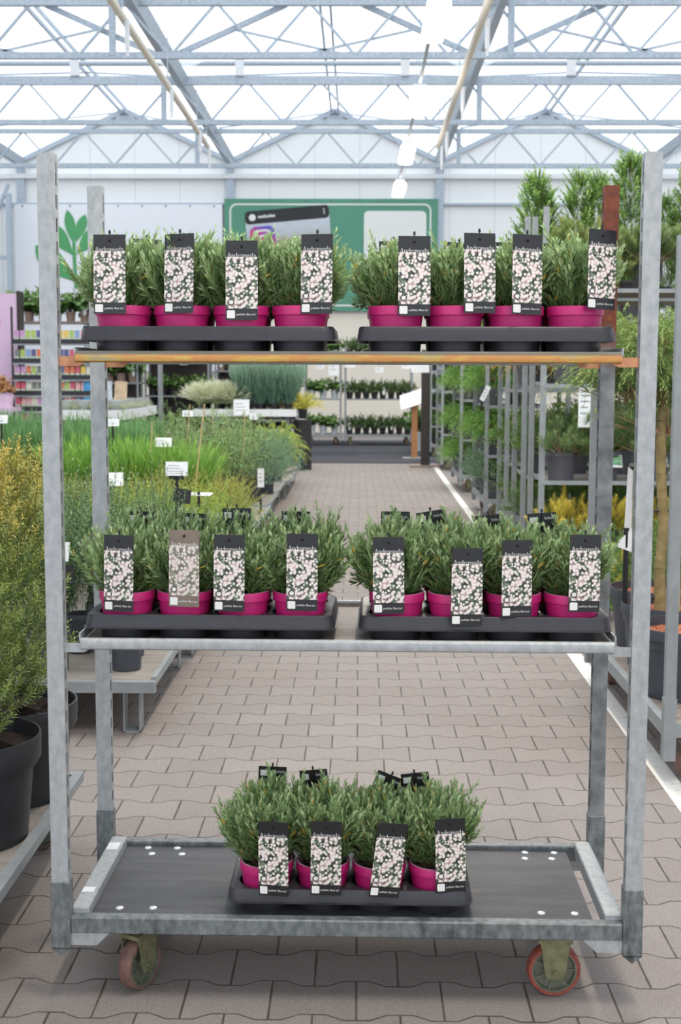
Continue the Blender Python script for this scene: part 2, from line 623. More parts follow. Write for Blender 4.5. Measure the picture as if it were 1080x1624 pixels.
class Fol:
    """collects leaf blades and stems as arrays"""
    def __init__(self, seed):
        self.r = np.random.default_rng(seed)
        self.V, self.Cc, self.SV, self.SF = [], [], [], []
        self.so = 0

    def blades(self, P, D, L, W, Nn, col):
        S = nrm(np.cross(D, Nn))
        L = L[:, None]
        W = W[:, None]
        mid = P + D * L * 0.5 + Nn * W * 0.12
        tip = P + D * L
        v = np.stack([P, mid - S * W / 2, mid + S * W / 2, tip], 1)
        self.V.append(v.reshape(-1, 3))
        self.Cc.append(np.repeat(col, 4, 0))

    def sprays(self, S, D, L, up, n, leafL, leafW, ang, cols, t0=0.15, tipcol=None, taper=0.35, stem=0.0, flat=False, tippow=3.0, angtip=None, rare=None):
        r = self.r
        S = np.asarray(S, float)
        D = nrm(np.asarray(D, float))
        B = len(S)
        L = np.asarray(L, float)
        up = np.broadcast_to(np.asarray(up, float), (B,))
        Z = np.array([0, 0, 1.0])
        t = np.linspace(t0, 1, n)[None, :] + r.uniform(-0.4, 0.4, (B, n)) / n
        t = np.clip(t, 0, 1)
        pos = S[:, None] + D[:, None] * (L[:, None] * t)[..., None] + Z * (up[:, None] * L[:, None] * t ** 2)[..., None]
        T = nrm(D[:, None] + Z * (2 * up[:, None] * t)[..., None])
        ref = np.where(np.abs(T[..., 2:3]) > 0.9, np.array([1.0, 0, 0]), Z)
        e1 = nrm(np.cross(T, ref))
        e2 = np.cross(T, e1)
        if flat:
            ph = np.where(np.arange(n)[None, :] % 2 == 0, 0.0, PI) + r.normal(0, 0.45, (B, n))
        else:
            ph = np.arange(n)[None, :] * 2.4 + r.uniform(0, 6.28, (B, 1)) + r.normal(0, 0.3, (B, n))
        R = e1 * np.cos(ph)[..., None] + e2 * np.sin(ph)[..., None]
        a0 = math.radians(ang)
        a1 = math.radians(ang if angtip is None else angtip)
        a = a0 + (a1 - a0) * t + r.normal(0, 0.14, (B, n))
        ld = T * np.cos(a)[..., None] + R * np.sin(a)[..., None]
        ln = T * np.sin(a)[..., None] - R * np.cos(a)[..., None]
        LL = leafL * (1 - taper * t ** 2) * r.uniform(0.75, 1.2, (B, n))
        WW = leafW * r.uniform(0.8, 1.2, (B, n))
        c0, c1 = np.array(cols[0][:3]), np.array(cols[1][:3])
        k = np.clip(r.uniform(0, 1, (B, n)) * 0.7 + r.uniform(0, 0.45, (B, 1)), 0, 1)[..., None]
        col = c0 * (1 - k) + c1 * k
        if tipcol is not None:
            tt = (t ** tippow)[..., None]
            col = col * (1 - tt) + np.array(tipcol[:3]) * tt
        if rare is not None:
            msk = (r.uniform(0, 1, (B, n)) < rare[0] * (1.2 - t))[..., None]
            col = np.where(msk, np.array(rare[1][:3]), col)
        col = np.concatenate([col, np.ones((B, n, 1))], -1)
        self.blades(pos.reshape(-1, 3), ld.reshape(-1, 3), LL.ravel(), WW.ravel(), ln.reshape(-1, 3), col.reshape(-1, 4))
        if stem > 0:
            self.stems(S, D, L, up, stem)
        return pos, T

    def stems(self, S, D, L, up, rad, seg=4):
        S = np.asarray(S, float)
        D = nrm(np.asarray(D, float))
        B = len(S)
        L = np.broadcast_to(np.asarray(L, float), (B,))
        up = np.broadcast_to(np.asarray(up, float), (B,))
        Z = np.array([0, 0, 1.0])
        t = np.linspace(0, 1, seg + 1)[None, :]
        pos = S[:, None] + D[:, None] * (L[:, None] * t)[..., None] + Z * (up[:, None] * L[:, None] * t ** 2)[..., None]
        T = nrm(D[:, None] + Z * (2 * up[:, None] * t)[..., None])
        ref = np.where(np.abs(T[..., 2:3]) > 0.9, np.array([1.0, 0, 0]), Z)
        e1 = nrm(np.cross(T, ref))
        e2 = np.cross(T, e1)
        rr = (rad * (1 - 0.6 * t))[..., None]
        ring = [pos + rr * (e1 * math.cos(q) + e2 * math.sin(q)) for q in (0, 2.094, 4.189)]
        v = np.stack(ring, 2)            # B,seg+1,3,3
        self.SV.append(v.reshape(-1, 3))
        m = (seg + 1) * 3
        base = np.arange(B)[:, None] * m
        fs = []
        for s in range(seg):
            for q in range(3):
                q2 = (q + 1) % 3
                fs.append([s * 3 + q, s * 3 + q2, s * 3 + 3 + q2, s * 3 + 3 + q])
        fs = np.array(fs)
        self.SF.append((base[:, :, None] + fs[None]).reshape(-1, 4) + self.so)
        self.so += B * m

    def leafmesh(self, name):
        V = np.concatenate(self.V)
        Cc = np.concatenate(self.Cc)
        nb = len(V) // 4
        b = np.arange(nb)[:, None] * 4
        F = np.concatenate([b + np.array([0, 2, 3]), b + np.array([0, 3, 1])], 1).reshape(-1)
        me = bpy.data.meshes.new(name)
        me.vertices.add(len(V))
        me.vertices.foreach_set('co', V.astype(np.float32).ravel())
        me.loops.add(len(F))
        me.loops.foreach_set('vertex_index', F.astype(np.int32))
        me.polygons.add(nb * 2)
        me.polygons.foreach_set('loop_start', np.arange(0, nb * 6, 3, dtype=np.int32))
        at = me.attributes.new('pigment', 'FLOAT_COLOR', 'POINT')
        at.data.foreach_set('color', Cc.astype(np.float32).ravel())
        me.materials.append(M['leaf'])
        me.update(calc_edges=True)
        me.validate()
        return me

    def stemmesh(self, name, mat):
        me = bpy.data.meshes.new(name)
        me.from_pydata(np.concatenate(self.SV).tolist(), [], np.concatenate(self.SF).tolist())
        me.materials.append(mat)
        me.update()
        return me

    def dirs(self, n, th0, th1, pw=1.0):
        th = np.radians(th0 + (th1 - th0) * self.r.uniform(0, 1, n) ** pw)
        az = self.r.uniform(0, 2 * PI, n)
        return np.stack([np.sin(th) * np.cos(az), np.sin(th) * np.sin(az), np.cos(th)], 1), th, az


# ------------------------------------------------------------------ plant species (shared meshes)
def sp_andromeda(seed):
    """habit: shrub pushed back on the side of its tag (-y)"""
    f = Fol(seed)
    n = 92
    D, th, az = f.dirs(n, 3, 74, 0.7)
    front = np.clip(-np.sin(az), 0, 1)
    th = th * (1 - 0.72 * front)
    D = np.stack([np.sin(th) * np.cos(az), np.sin(th) * np.sin(az), np.cos(th)], 1)
    S = np.stack([np.cos(az) * 0.012 * f.r.uniform(0, 2.6, n), np.sin(az) * 0.010 * f.r.uniform(0, 2.4, n) + 0.006, np.zeros(n)], 1)
    L = (0.116 - 0.020 * th / 1.15) * f.r.uniform(0.8, 1.12, n)
    up = 0.08 + 0.40 * np.sin(th)
    cols = (C(84, 122, 64), C(146, 178, 112))
    kw = dict(cols=cols, tipcol=C(188, 210, 156), taper=0.4, rare=(0.035, C(222, 184, 74)), tippow=2.5)
    pos, T = f.sprays(S, D, L, up, 26, 0.028, 0.0056, 44, t0=0.2, angtip=20, stem=0.0012, **kw)
    for lo, hi in ((9, 16), (14, 24)):
        idx = f.r.integers(lo, hi, n)
        S2 = pos[np.arange(n), idx]
        kick = f.r.normal(0, 0.45, (n, 3))
        kick[:, 1] = np.where(S2[:, 1] < -0.02, np.abs(kick[:, 1]), kick[:, 1])
        D2 = nrm(T[np.arange(n), idx] + kick + np.array([0, 0, 0.25]))
        f.sprays(S2, D2, f.r.uniform(0.035, 0.06, n), 0.3, 16, 0.025, 0.0052, 42, t0=0.1, angtip=20, stem=0.0009, **kw)
    # a few taller leaders
    m = 3
    az = f.r.uniform(0, 2 * PI, m)
    D = np.stack([0.3 * np.cos(az), 0.25 * np.abs(np.sin(az)), np.ones(m)], 1)
    f.sprays(np.zeros((m, 3)), D, f.r.uniform(0.13, 0.165, m), 0.0, 40, 0.023, 0.0052, 40, t0=0.4, angtip=18, stem=0.0012, **kw)
    for i in range(len(f.V)):       # keep the blades behind the tag
        v = f.V[i].reshape(-1, 4, 3)
        sh = np.minimum(0, v[..., 1].min(1) + 0.058)
        keep = sh > -0.02
        v[..., 1] -= sh[:, None]
        f.V[i] = v[keep].reshape(-1, 3)
        f.Cc[i] = f.Cc[i].reshape(-1, 4, 4)[keep].reshape(-1, 4)
    return {'foliage': f.leafmesh('andromeda_leaves'), 'stems': f.stemmesh('andromeda_stems', M['stem'])}


def sp_yew_gold(seed, h=0.82, R=0.21):
    f = Fol(seed)
    n = 760
    z = f.r.uniform(0.0, 1, n)
    rad = R * np.clip(1.05 - 0.55 * z ** 1.6, 0.2, 1) * np.clip(0.55 + z * 2.2, 0, 1)
    az = f.r.uniform(0, 2 * PI, n)
    inner = f.r.uniform(0.15, 0.78, n)
    S = np.stack([np.cos(az) * rad * inner, np.sin(az) * rad * inner, 0.04 + z * h * 0.88], 1)
    el = f.r.uniform(0.5, 1.15, n)
    D = np.stack([np.cos(az) * np.cos(el), np.sin(az) * np.cos(el), np.sin(el)], 1) + f.r.normal(0, 0.15, (n, 3))
    lo = z + f.r.normal(0, 0.09, n) < 0.72
    for msk, cols, tip in ((lo, (C(50, 78, 34), C(112, 144, 62)), C(172, 190, 96)), (~lo, (C(110, 130, 50), C(178, 178, 76)), C(228, 208, 104))):
        f.sprays(S[msk], D[msk], f.r.uniform(0.06, 0.10, msk.sum()), 0.25, 30, 0.020, 0.0036, 74, cols=cols, tipcol=tip, taper=0.25, stem=0.0011, angtip=52, tippow=2.5)
    m = 20
    az = f.r.uniform(0, 2 * PI, m)
    q = f.r.uniform(0, 1, m)
    S = np.stack([np.cos(az) * R * 0.6 * q, np.sin(az) * R * 0.6 * q, h * (0.86 - 0.12 * q)], 1)
    D = np.stack([np.cos(az) * 0.15, np.sin(az) * 0.15, np.ones(m)], 1)
    f.sprays(S, D, f.r.uniform(0.12, 0.22, m), 0.0, 60, 0.022, 0.0034, 66, cols=(C(180, 170, 78), C(222, 208, 118)), tipcol=C(216, 192, 98), stem=0.0026, angtip=40, taper=0.3)
    return {'foliage': f.leafmesh('yew_leaves'), 'stems': f.stemmesh('yew_stems', M['stem_gold'])}


def sp_yew_dark(seed):
    f = Fol(seed)
    n = 90
    D, th, az = f.dirs(n, 2, 34, 1.0)
    S = np.stack([np.cos(az) * 0.03, np.sin(az) * 0.03, f.r.uniform(0, 0.22, n)], 1)
    L = f.r.uniform(0.2, 0.4, n)
    f.sprays(S, D, L, 0.1, 40, 0.022, 0.0055, 60, cols=(C(48, 80, 52), C(98, 134, 84)), tipcol=C(130, 160, 104), stem=0.0012, angtip=35)
    return {'foliage': f.leafmesh('dark_yew_leaves'), 'stems': f.stemmesh('dark_yew_stems', M['stem_green'])}


def sp_spread(seed, cols, tip, h=0.3, R=0.3, lw=0.005, ll=0.02, n=60):
    f = Fol(seed)
    D, th, az = f.dirs(n, 12, 86, 0.85)
    S = np.zeros((n, 3))
    L = (h + (R - h) * th / 1.5) * f.r.uniform(0.7, 1.05, n)
    pos, T = f.sprays(S, D, L, 0.12, 14, ll, lw, 50, cols=cols, tipcol=tip, stem=0.0015, t0=0.3)
    for lo, hi in ((4, 8), (7, 11), (9, 14)):
        i = f.r.integers(lo, hi, n)
        S2 = pos[np.arange(n), i]
        D2 = nrm(T[np.arange(n), i] + f.r.normal(0, 0.6, (n, 3)) + np.array([0, 0, 0.2]))
        f.sprays(S2, D2, f.r.uniform(0.06, 0.13, n), 0.1, 16, ll, lw, 48, cols=cols, tipcol=tip, angtip=25)
    return {'foliage': f.leafmesh('spreading_leaves'), 'stems': f.stemmesh('spreading_stems', M['stem'])}


def sp_tuft(seed, cols, tip, L0, L1, th1, W, n=240, base=0.06, up=0.0):
    f = Fol(seed)
    D, th, az = f.dirs(n, 0, th1, 0.8)
    rr = base * np.sqrt(f.r.uniform(0, 1, n))
    S = np.stack([np.cos(az) * rr, np.sin(az) * rr, np.zeros(n)], 1)
    L = f.r.uniform(L0, L1, n)
    f.sprays(S, D, L, up, 9, (L0 + L1) * 0.16, W, 9, cols=cols, tipcol=tip, taper=0.0, t0=0.0, angtip=6, tippow=1.5)
    return {'foliage': f.leafmesh('tuft_blades')}


def sp_whips(seed, cols, tip, h0, h1, th1, ll, lw, n=26, droop=0.0, side=True):
    f = Fol(seed)
    D, th, az = f.dirs(n, 0, th1, 0.9)
    S = np.stack([np.cos(az) * 0.03, np.sin(az) * 0.03, np.zeros(n)], 1)
    L = f.r.uniform(h0, h1, n)
    pos, T = f.sprays(S, D, L, droop, 26, ll, lw, 55, cols=cols, tipcol=tip, stem=0.003, t0=0.15)
    if side:
        for lo, hi in ((4, 9), (8, 14), (10, 18), (14, 22), (18, 25)):
            i = f.r.integers(lo, hi, n)
            S2 = pos[np.arange(n), i]
            D2 = nrm(T[np.arange(n), i] * 0.6 + f.r.normal(0, 0.7, (n, 3)))
            f.sprays(S2, D2, f.r.uniform(0.08, 0.2, n), droop * 1.5, 18, ll, lw, 50, cols=cols, tipcol=tip)
    return {'foliage': f.leafmesh('whip_leaves'), 'stems': f.stemmesh('whip_stems', M['stem'])}


def sp_thuja(seed, h=0.9, R=0.2):
    f = Fol(seed)
    n = 380
    z = f.r.uniform(0, 1, n) ** 0.9
    rad = R * (1 - z ** 1.5) ** 0.8 + 0.02
    az = f.r.uniform(0, 2 * PI, n)
    q = f.r.uniform(0.2, 0.85, n)
    S = np.stack([np.cos(az) * rad * q, np.sin(az) * rad * q, z * h * 0.9], 1)
    el = f.r.uniform(0.7, 1.3, n)
    D = np.stack([np.cos(az) * np.cos(el), np.sin(az) * np.cos(el), np.sin(el)], 1)
    f.sprays(S, D, f.r.uniform(0.1, 0.17, n), 0.0, 16, 0.034, 0.011, 40, cols=(C(62, 104, 44), C(110, 156, 64)), tipcol=C(146, 184, 92), flat=True, stem=0.0015)
    return {'foliage': f.leafmesh('thuja_leaves'), 'stems': f.stemmesh('thuja_stems', M['stem'])}


def sp_pine(seed, cols, tip, h=0.3, R=0.32, nl=0.055, lw=0.0032, n=44, el0=0, el1=82, per=70):
    f = Fol(seed)
    D, th, az = f.dirs(n, el0, el1, 0.8)
    L = (h + (R - h) * th / 1.5) * f.r.uniform(0.6, 1.0, n)
    S = np.zeros((n, 3))
    f.stems(S, D, L * 0.96, 0.12, 0.006)
    Z = np.array([0, 0, 1.0])
    E_ = S + D * (L * 0.72)[:, None] + Z * (0.12 * L * 0.52)[:, None]
    f.sprays(E_, nrm(D + Z * 0.45), f.r.uniform(0.06, 0.11, n), 0.1, per, nl, lw, 52, cols=cols, tipcol=tip, taper=0.3, t0=0.0, angtip=22, tippow=1.5)
    E2 = S + D * (L * 0.45)[:, None] + Z * (0.12 * L * 0.2)[:, None]
    f.sprays(E2, nrm(D + Z * 0.6 + f.r.normal(0, 0.3, (n, 3))), f.r.uniform(0.07, 0.12, n), 0.1, per, nl, lw, 55, cols=cols, tipcol=tip, taper=0.3, t0=0.0, angtip=24, tippow=1.5)
    return {'foliage': f.leafmesh('pine_needles'), 'stems': f.stemmesh('pine_branches', M['stem_tan'])}


def sp_weep(seed, cols, tip, R=0.3, h=0.2, n=90, ll=0.03, lw=0.004):
    f = Fol(seed)
    D, th, az = f.dirs(n, 20, 88, 0.7)
    S = np.zeros((n, 3)) + np.array([0, 0, h * 0.4])
    L = (h + (R - h) * th / 1.5) * f.r.uniform(0.7, 1.1, n)
    pos, T = f.sprays(S, D, L, -0.2, 20, ll, lw, 26, cols=cols, tipcol=tip, stem=0.002, t0=0.2)
    for lo, hi in ((6, 11), (9, 15), (12, 19), (15, 20)):
        i = f.r.integers(lo, hi, n)
        S2 = pos[np.arange(n), i]
        D2 = nrm(T[np.arange(n), i] + f.r.normal(0, 0.4, (n, 3)))
        f.sprays(S2, D2, f.r.uniform(0.1, 0.2, n), -0.5, 18, ll, lw, 24, cols=cols, tipcol=tip)
    return {'foliage': f.leafmesh('thread_leaves'), 'stems': f.stemmesh('thread_stems', M['stem_tan'])}


def sp_broad(seed, cols, tip, L0=0.12, L1=0.26, lw=0.05, ll=0.11, n=26, th1=70):
    f = Fol(seed)
    D, th, az = f.dirs(n, 3, th1, 0.8)
    L = f.r.uniform(L0, L1, n)
    f.sprays(np.zeros((n, 3)), D, L, 0.1, 7, ll, lw, 55, cols=cols, tipcol=tip, stem=0.003, t0=0.3)
    return {'foliage': f.leafmesh('broad_leaves'), 'stems': f.stemmesh('broad_stems', M['stem'])}


# ------------------------------------------------------------------ generic pots
def pot_mesh(name, r0, r1, h, mat, soilmat, rimh=0.16, rimo=0.06, n=28, inner=None):
    b = MB()
    ri = r1 * (1 - rimo)
    zb = h * (1 - rimh)
    rr = r0 + (ri - r0) * (zb / h)
    prof = [(0.001, 0.0), (r0, 0.0), (rr, zb), (rr + (r1 - rr) * 0.9, zb + 0.002), (r1, h - 0.002), (r1 - 0.001, h), (r1 - 0.006, h), (r1 - 0.010, h * 0.72)]
    b.lathe(prof, n, ks=[0, 0, 0, 0, 0, 1, 1])
    me = b.mesh(name, [mat, inner or mat], True)
    s = MB()
    rs = np.random.default_rng(int(r1 * 1e5))
    rings = [(r1 - 0.0085) * q for q in (1, 0.75, 0.5, 0.25)]
    vs, fs = [], []
    for j, q in enumerate(rings):
        for i in range(n):
            t = 2 * PI * i / n
            zz = h * 0.86 + (rs.normal(0, 0.012 * min(1, r1 * 4)) if j else 0)
            vs.append((q * math.cos(t), q * math.sin(t), zz))
    for j in range(3):
        for i in range(n):
            fs.append((j * n + i, j * n + (i + 1) % n, (j + 1) * n + (i + 1) % n, (j + 1) * n + i))
    fs.append(tuple(3 * n + i for i in range(n)))
    s.add(vs, fs)
    return me, s.mesh(name + '_soil', soilmat)


def card_mesh(w, h, y=0.0, k=0, t=0.002):
    b = MB()
    b.box(-w / 2, w / 2, y, y + t, 0, h)
    return b


POTS = {}
POTS['pink'] = pot_mesh('pink_pot', 0.0495, 0.064, 0.109, M['pink'], M['soil'], 0.2, 0.022, 32, M['pink_rim'])
POTS['black2'] = pot_mesh('black_small_pot', 0.065, 0.085, 0.16, M['blackpot'], M['soil'])
POTS['slate'] = pot_mesh('slate_pot', 0.07, 0.085, 0.2, M['slatepot'], M['soil'])
POTS['grey'] = pot_mesh('grey_pot', 0.085, 0.115, 0.2, M['greypot'], M['soil'])
POTS['big_black'] = pot_mesh('big_black_pot', 0.16, 0.2, 0.28, M['blackpot'], M['soil'], 0.24, 0.07, 40)
POTS['big_slate'] = pot_mesh('big_slate_pot', 0.165, 0.2, 0.27, M['slatepot'], M['bark'], 0.16, 0.06, 40)
POTS['dark_tiny'] = pot_mesh('dark_nursery_pot', 0.055, 0.075, 0.15, M['blackpot'], M['soil'], n=16)
POTS['beige'] = pot_mesh('beige_pot', 0.07, 0.09, 0.17, M['beigepot'], M['soil'], n=16)
POTS['white'] = pot_mesh('pale_pot', 0.07, 0.09, 0.19, M['whitepot'], M['soil'], n=16)

SP = {}


def variants(key, fn, n):
    SP[key] = [fn(1000 + hash_(key) + i) for i in range(n)]


def hash_(s):
    return sum(ord(c) * (i + 3) for i, c in enumerate(s)) % 9973


variants('andromeda', sp_andromeda, 6)
variants('yew_gold', sp_yew_gold, 2)
variants('yew_dark', sp_yew_dark, 3)
variants('juniper', lambda s: sp_spread(s, (C(84, 124, 46), C(150, 178, 74)), C(186, 200, 96), 0.28, 0.3, n=80), 3)
variants('juniper_brown', lambda s: sp_spread(s, (C(96, 126, 50), C(164, 176, 80)), C(198, 186, 100), 0.26, 0.3, n=80), 2)
variants('cypress_bright', lambda s: sp_tuft(s, (C(66, 122, 44), C(112, 162, 62)), C(148, 190, 90), 0.2, 0.4, 40, 0.010, 260, 0.09), 2)
variants('rush', lambda s: sp_tuft(s, (C(38, 92, 48), C(84, 140, 80)), C(120, 164, 104), 0.36, 0.62, 17, 0.009, 230, 0.09), 3)
variants('larch', lambda s: sp_whips(s, (C(82, 128, 74), C(140, 176, 110)), C(170, 190, 124), 0.45, 0.74, 24, 0.034, 0.006, 26, -0.04), 3)
variants('bluejuniper', lambda s: sp_spread(s, (C(74, 118, 90), C(126, 160, 124)), C(150, 178, 140), 0.42, 0.36, n=80, ll=0.026, lw=0.007), 2)
variants('goldcypress', lambda s: sp_weep(s, (C(120, 158, 50), C(180, 198, 78)), C(206, 212, 104), 0.4, 0.30, 80, 0.03, 0.009), 2)
variants('bluegrass', lambda s: sp_tuft(s, (C(66, 110, 92), C(116, 154, 132)), C(146, 176, 152), 0.4, 0.6, 22, 0.010, 220, 0.09), 2)
variants('palegrass', lambda s: sp_tuft(s, (C(160, 176, 128), C(212, 218, 178)), C(226, 228, 198), 0.26, 0.46, 56, 0.010, 220, 0.07, -0.25), 2)
variants('yellowgrass', lambda s: sp_tuft(s, (C(170, 178, 60), C(214, 210, 96)), C(230, 222, 130), 0.26, 0.42, 62, 0.010, 160, 0.05, -0.4), 1)
variants('thuja', sp_thuja, 3)
variants('pine', lambda s: sp_pine(s, (C(58, 90, 52), C(108, 138, 78)), C(150, 172, 110), 0.34, 0.38, 0.075, 0.0045, 46), 3)
variants('pine_yellow', lambda s: sp_pine(s, (C(170, 176, 54), C(232, 218, 84)), C(246, 226, 116), 0.26, 0.24, 0.05, 0.0045, 30), 2)
variants('pine_round', lambda s: sp_pine(s, (C(74, 108, 52), C(124, 150, 78)), C(164, 176, 106), 0.3, 0.34, 0.06, 0.004, 60, 0, 120), 2)
variants('pine_bare', lambda s: sp_pine(s, (C(66, 98, 60), C(110, 142, 84)), C(150, 172, 110), 0.42, 0.5, 0.08, 0.005, 22, 20, 88), 2)
variants('thread', lambda s: sp_weep(s, (C(84, 124, 54), C(140, 170, 84)), C(176, 194, 116), 0.42, 0.26), 2)
variants('goldthread', lambda s: sp_weep(s, (C(176, 168, 60), C(226, 200, 86)), C(232, 188, 88), 0.24, 0.26, 70), 1)
variants('fern', lambda s: sp_weep(s, (C(60, 118, 44), C(118, 168, 70)), C(150, 186, 96), 0.34, 0.3, 60, 0.03, 0.008), 2)
variants('houseplant', lambda s: sp_broad(s, (C(36, 74, 34), C(86, 128, 60)), C(120, 156, 84)), 3)
variants('deepfern', lambda s: sp_spread(s, (C(34, 62, 34), C(76, 112, 54)), C(110, 140, 74), 0.26, 0.26, 0.012, 0.035, 40), 2)
variants('greenball', lambda s: sp_spread(s, (C(52, 92, 40), C(98, 136, 60)), C(126, 160, 80), 0.26, 0.24, 0.006, 0.024, 80), 2)


def potted(name, label, cat, x, y, z, pot, sp, var, group=None, rz=0.0, s=1.0, lift=0.0, fs=1.0, soil=True):
    """thing > pot (> soil), foliage, stems"""
    t = thing(name, label, cat, (x, y, z), rz, group, 1.0)
    pm, sm = POTS[pot]
    p = ob('pot', pm, t, scale=s)
    if soil:
        ob('soil', sm, p)
    h = max(v.co.z for v in pm.vertices) * 0.86 * s
    S_ = SP[sp][var % len(SP[sp])]
    q = ob('foliage', S_['foliage'], t, (0, 0, h + lift), scale=fs)
    if 'stems' in S_:
        ob('stems', S_['stems'], t, (0, 0, h + lift), scale=fs)
    return t


# ------------------------------------------------------------------ trolley pieces
def post_mb(b, x, y, z0, z1, wx=0.038, wy=0.034, inner=1, slots=True, pitch=0.05, sl=0.03, k=0):
    """hollow rack post, front-left corner at x,y; inner=+1 slots on +x face, -1 on -x face"""
    t = 0.0028
    b.box(x, x + wx, y, y + t, z0, z1, k)
    b.box(x, x + wx, y + wy - t, y + wy, z0, z1, k)
    xo = x if inner > 0 else x + wx - t
    b.box(xo, xo + t, y + t, y + wy - t, z0, z1, k)
    xi = x + wx - t if inner > 0 else x
    if not slots:
        b.box(xi, xi + t, y + t, y + wy - t, z0, z1, k)
        return
    e = wy * 0.27
    b.box(xi, xi + t, y + t, y + e, z0, z1, k)
    b.box(xi, xi + t, y + wy - e, y + wy - t, z0, z1, k)
    z = z0
    while z < z1:
        za = min(z + pitch - sl, z1)
        b.box(xi, xi + t, y + e, y + wy - e, z, za, k)
        z += pitch
    b.box(xi, xi + t, y + e, y + wy - e, max(z0, z1 - 0.04), z1, k)


def wheel_meshes(r=0.0625, w=0.034, tyre='tyre_red'):
    """axis along y, centred"""
    R = Matrix.Rotation(-PI / 2, 4, 'X')
    b = MB()
    b.M = R
    h = w / 2
    b.lathe([(r * 0.84, -h), (r * 0.95, -h), (r, -h * 0.6), (r, h * 0.6), (r * 0.95, h), (r * 0.84, h)], 40, close=True)
    ty = b.mesh('tyre', M[tyre], True)
    b = MB()
    b.M = R
    b.lathe([(r * 0.85, -h * 0.95), (r * 0.78, -h * 0.95), (r * 0.72, -h * 0.35), (r * 0.26, -h * 0.35), (r * 0.22, -h * 1.05), (0.0005, -h * 1.05)], 40)
    b.lathe([(r * 0.85, h * 0.95), (r * 0.78, h * 0.95), (r * 0.72, h * 0.35), (r * 0.26, h * 0.35), (r * 0.22, h * 1.05), (0.0005, h * 1.05)], 40)
    for i in range(7):
        a = 2 * PI * i / 7
        for s in (-1, 1):
            p0 = Vector((math.cos(a) * r * 0.24, math.sin(a) * r * 0.24, s * h * 0.5))
            p1 = Vector((math.cos(a) * r * 0.76, math.sin(a) * r * 0.76, s * h * 0.5))
            b.bar(p0, p1, 0.006, 0.006)
    hb = b.mesh('hub', M['hub'], True)
    b = MB()
    yf = h + 0.007
    for s in (-1, 1):
        y0, y1 = (yf, yf + 0.003) if s > 0 else (-yf - 0.003, -yf)
        b.prism([(-0.018, -0.016), (0.018, -0.016), (0.024, 0.0), (0.036, r + 0.016), (-0.036, r + 0.016), (-0.024, 0.0)], y0, y1)
    b.box(-0.04, 0.04, -yf - 0.004, yf + 0.004, r + 0.008, r + 0.018)
    b.tube((0, -yf - 0.010, 0), (0, yf + 0.010, 0), 0.008, 6)
    b.tube((0, 0, r + 0.014), (0, 0, r + 0.04), 0.026, 16)
    fk = b.mesh('fork', M['fork'], True)
    return ty, hb, fk


WH = wheel_meshes()
WH2 = wheel_meshes(tyre='tyre_worn')
FZ = -0.024     # floor level

# ------------------------------------------------------------------ plant tag (shared meshes)
TW, TH = 0.071, 0.174


def glyphs():
    """thin serif capitals and lower case as strokes: list of (points, width), advance"""
    def ell(cx, cy, rx, ry, a0=0, a1=360, n=18):
        return [(cx + rx * math.cos(math.radians(a0 + (a1 - a0) * i / n)), cy + ry * math.sin(math.radians(a0 + (a1 - a0) * i / n))) for i in range(n + 1)]
    tk, th = 0.17, 0.075

    def serif(x, y, w=0.34):
        return ([(x - w / 2, y), (x + w / 2, y)], th)
    def arch(x0, x1):
        return [([(x0, 0.66), (x0 + 0.12, 0.88), (x0 + 0.3, 0.99), (x1 - 0.12, 0.97), (x1, 0.74)], 0.1), ([(x1, 0.78), (x1, 0)], tk), serif(x1, 0.03)]
    G = {}
    G['A'] = ([([(0.08, 0), (0.62, 1.55)], th), ([(0.62, 1.55), (1.14, 0)], tk * 1.15), ([(0.26, 0.55), (0.94, 0.55)], th), serif(0.08, 0.03), serif(1.14, 0.03)], 1.36)
    G['n'] = ([([(0.2, 0), (0.2, 1)], tk), serif(0.2, 0.03), ([(0.04, 0.97), (0.2, 0.97)], th)] + arch(0.24, 0.78), 1.0)
    G['m'] = ([([(0.2, 0), (0.2, 1)], tk), serif(0.2, 0.03), ([(0.04, 0.97), (0.2, 0.97)], th)] + arch(0.24, 0.76) + arch(0.8, 1.32), 1.54)
    G['d'] = ([(ell(0.45, 0.5, 0.36, 0.47), 0.12), ([(0.8, 0), (0.8, 1.55)], tk), ([(0.64, 1.52), (0.8, 1.52)], th), ([(0.8, 0.03), (0.98, 0.03)], th)], 1.06)
    G['r'] = ([([(0.2, 0), (0.2, 1)], tk), serif(0.2, 0.03), ([(0.04, 0.97), (0.2, 0.97)], th), ([(0.24, 0.62), (0.4, 0.92), (0.62, 0.92)], 0.11)], 0.7)
    G['o'] = ([(ell(0.48, 0.5, 0.38, 0.47), 0.13)], 0.96)
    G['e'] = ([(ell(0.46, 0.5, 0.37, 0.47, 5, 318), 0.12), ([(0.1, 0.54), (0.83, 0.54)], th)], 0.92)
    G['a'] = ([(ell(0.42, 0.3, 0.3, 0.28), 0.11), ([(0.12, 0.82), (0.3, 0.97), (0.55, 0.97), (0.68, 0.78), (0.68, 0.1), (0.82, 0.02)], 0.13)], 0.94)
    return G


def lettering(name, word, width, y, mat):
    G = glyphs()
    tot = sum(G[c][1] for c in word)
    s = width / tot
    b = MB()
    x = -width / 2
    for c in word:
        st, adv = G[c]
        for pts, w in st:
            b.ribbon([(x + px * s, pz * s) for px, pz in pts], w * s * 0.9, y)
        x += adv * s
    return b.mesh(name, mat)


